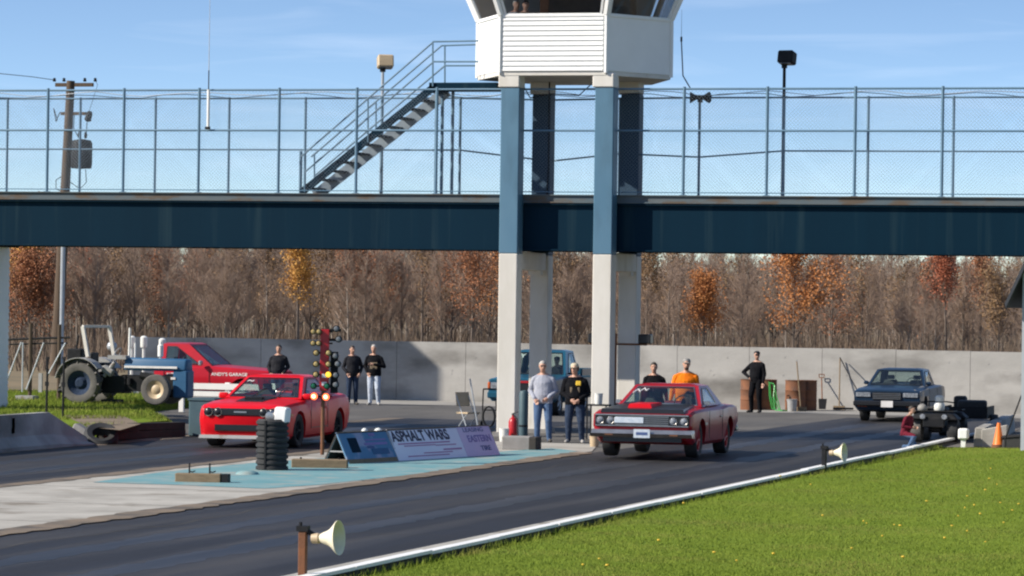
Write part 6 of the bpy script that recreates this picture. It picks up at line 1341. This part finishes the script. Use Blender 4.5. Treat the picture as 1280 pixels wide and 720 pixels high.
leafy(590, 203, 6.4, 2.6, 'leaf_rust', 'dull orange tree in the wood just left of the tower columns', 6, 3, .10, .2, .75)
leafy(880, 203, 4.5, 1.7, 'leaf_orange', 'small amber tree in the wood left of the large orange one', 7, 4, .10, .3, .8)
leafy(1183, 206, 6.9, 1.2, 'leaf_red', 'slender red tree in the wood above the blue coupe', 8, 4, .10, .45, .8)
leafy(1226, 214, 6.4, 2.4, 'leaf_rust', 'broad rust red tree in the wood near the shed roof', 9, 3, .10, .3, .6)
leafy(118, 212, 7.2, 2.2, 'leaf_red', 'dull red tree in the wood right of the utility pole', 10, 2, .10, .4, .6)
leafy(285, 214, 7.7, 2.4, 'leaf_brown', 'tan leaved tree in the wood above the red pickup', 11, 2, .10, .4, .6)
leafy(808, 212, 6.9, 2.0, 'leaf_brown', 'tan yellow leaved tree in the wood beside the right tower column', 12, 3, .10, .4, .7)
leafy(1248, 204, 5.0, 2.2, 'leaf_brown', 'yellowish tan low tree at the right end of the wood', 13, 3, .10, .2, .6)
leafy(690, 214, 6.2, 2.0, 'leaf_brown', 'tan leaved tree seen between the tower columns', 14, 2, .09, .3, .6)
# the mass of the wood farther back, too many to tell apart
VV = []; FF = []; MI = []; off_ = 0
for i in range(820):
    px = -60 + 1400*rg.random() if i < 430 else (-700 + 660*rg.random() if i % 2 else 1320 + 700*rg.random()); dist = rg.uniform(285, 400); k = rg.integers(0, 14); p = np.array(place_px(px, dist)); s = rg.uniform(.82, 1.12)*ht_at(px)*(250 + (dist-250)*.75)/250; a = rg.uniform(0, 6.28); c_, s_ = math.cos(a), math.sin(a); Rm = np.array([[c_, -s_, 0], [s_, c_, 0], [0, 0, 1]])
    for src, m, keep in ((WM[k], 0, 1.0), (TM[k], 1, .55)):
        V, F = src; nq = len(V)//(10 if m == 0 else 6); per = 10 if m == 0 else 6; fq = 5 if m == 0 else 3
        sel = rg.random(nq) < keep; Vs = V.reshape(nq, per, 3)[sel].reshape(-1, 3); ns = int(sel.sum()); Fs = F[:fq][None] + (np.arange(ns)*per)[:, None, None]
        VV.append((Vs*s) @ Rm.T + p); FF.append(Fs.reshape(-1, 4) + off_); MI.append(np.full(ns*fq, m)); off_ += len(Vs)
fw_ = np_mesh('far_wood', np.concatenate(VV), np.concatenate(FF), ['bark', 'twig'], k=4, mi=np.concatenate(MI)); tag(fw_, 'dense mass of bare autumn trees filling the far wood', 'wood', kind='stuff')
# undergrowth along the edge of the wood
N = 80000; px = rg.uniform(-700, 2000, N); dist = rg.uniform(150, 300, N); dv = ray(0, 400)/np.dot(ray(0, 400), CF); dw = (ray(1, 400)/np.dot(ray(1, 400), CF)) - dv
B = CC[None] + (dv[None] + dw[None]*px[:, None])*dist[:, None]; B[:, 2] = -.04; clump = .5 + .5*np.sin(B[:, 0]*.9 + 2*np.sin(B[:, 1]*.3)); hgt = rg.uniform(.4, 1.6, N)*(.5 + .8*clump); wd = rg.uniform(.012, .035, N); a = rg.uniform(0, 6.28, N); tl = hgt*rg.uniform(0, .5, N); ta = rg.uniform(0, 6.28, N)
dd = np.stack([np.cos(a)*wd, np.sin(a)*wd, np.zeros(N)], -1); Tt = B + np.stack([np.cos(ta)*tl, np.sin(ta)*tl, hgt], -1)
ug = np_mesh('undergrowth', np.stack([B - dd, B + dd, Tt], 1).reshape(-1, 3), np.arange(N*3).reshape(-1, 3), 'brush'); tag(ug, 'brown undergrowth and dead weeds along the foot of the wood', 'undergrowth', kind='stuff')
# thinly leaved saplings scattered through the front of the wood
SP = [(62,'leaf_rust'),(150,'leaf_brown'),(205,'leaf_rust'),(246,'leaf_rust'),(330,'leaf_brown'),(408,'leaf_brown'),(478,'leaf_rust'),(528,'leaf_brown'),(556,'leaf_rust'),(612,'leaf_orange'),(720,'leaf_brown'),(842,'leaf_brown'),(925,'leaf_brown'),(1040,'leaf_rust'),(1078,'leaf_brown'),(1125,'leaf_brown'),(1160,'leaf_rust'),(1210,'leaf_brown')]
where = ['right of the golden tree at far left','above the tractor','just right of the tractor','above the cab of the red pickup','left of the slim golden tree','right of the slim golden tree','right of the rust orange tree','between the two rust trees left of the tower','close on the left of the dull orange tree','beside the left tower column','between the middle tower columns','right of the right hand tower columns','between the amber and the large orange tree','right of the large orange tree','above the leaning pole','above the blue coupe','left of the slender red tree','right of the slender red tree']
for i, ((px, lf), wh) in enumerate(zip(SP, where)):
    leafy(px, 204 + (i*7) % 30, 5.2 + (i*1.7) % 2.4, 1.8 + (i*.6) % 1.2, lf, 'thinly leaved %s sapling in the wood ' % {'leaf_rust': 'rust', 'leaf_brown': 'tan', 'leaf_orange': 'orange'}[lf] + wh, 40 + i, 2, .11, .12, .55)
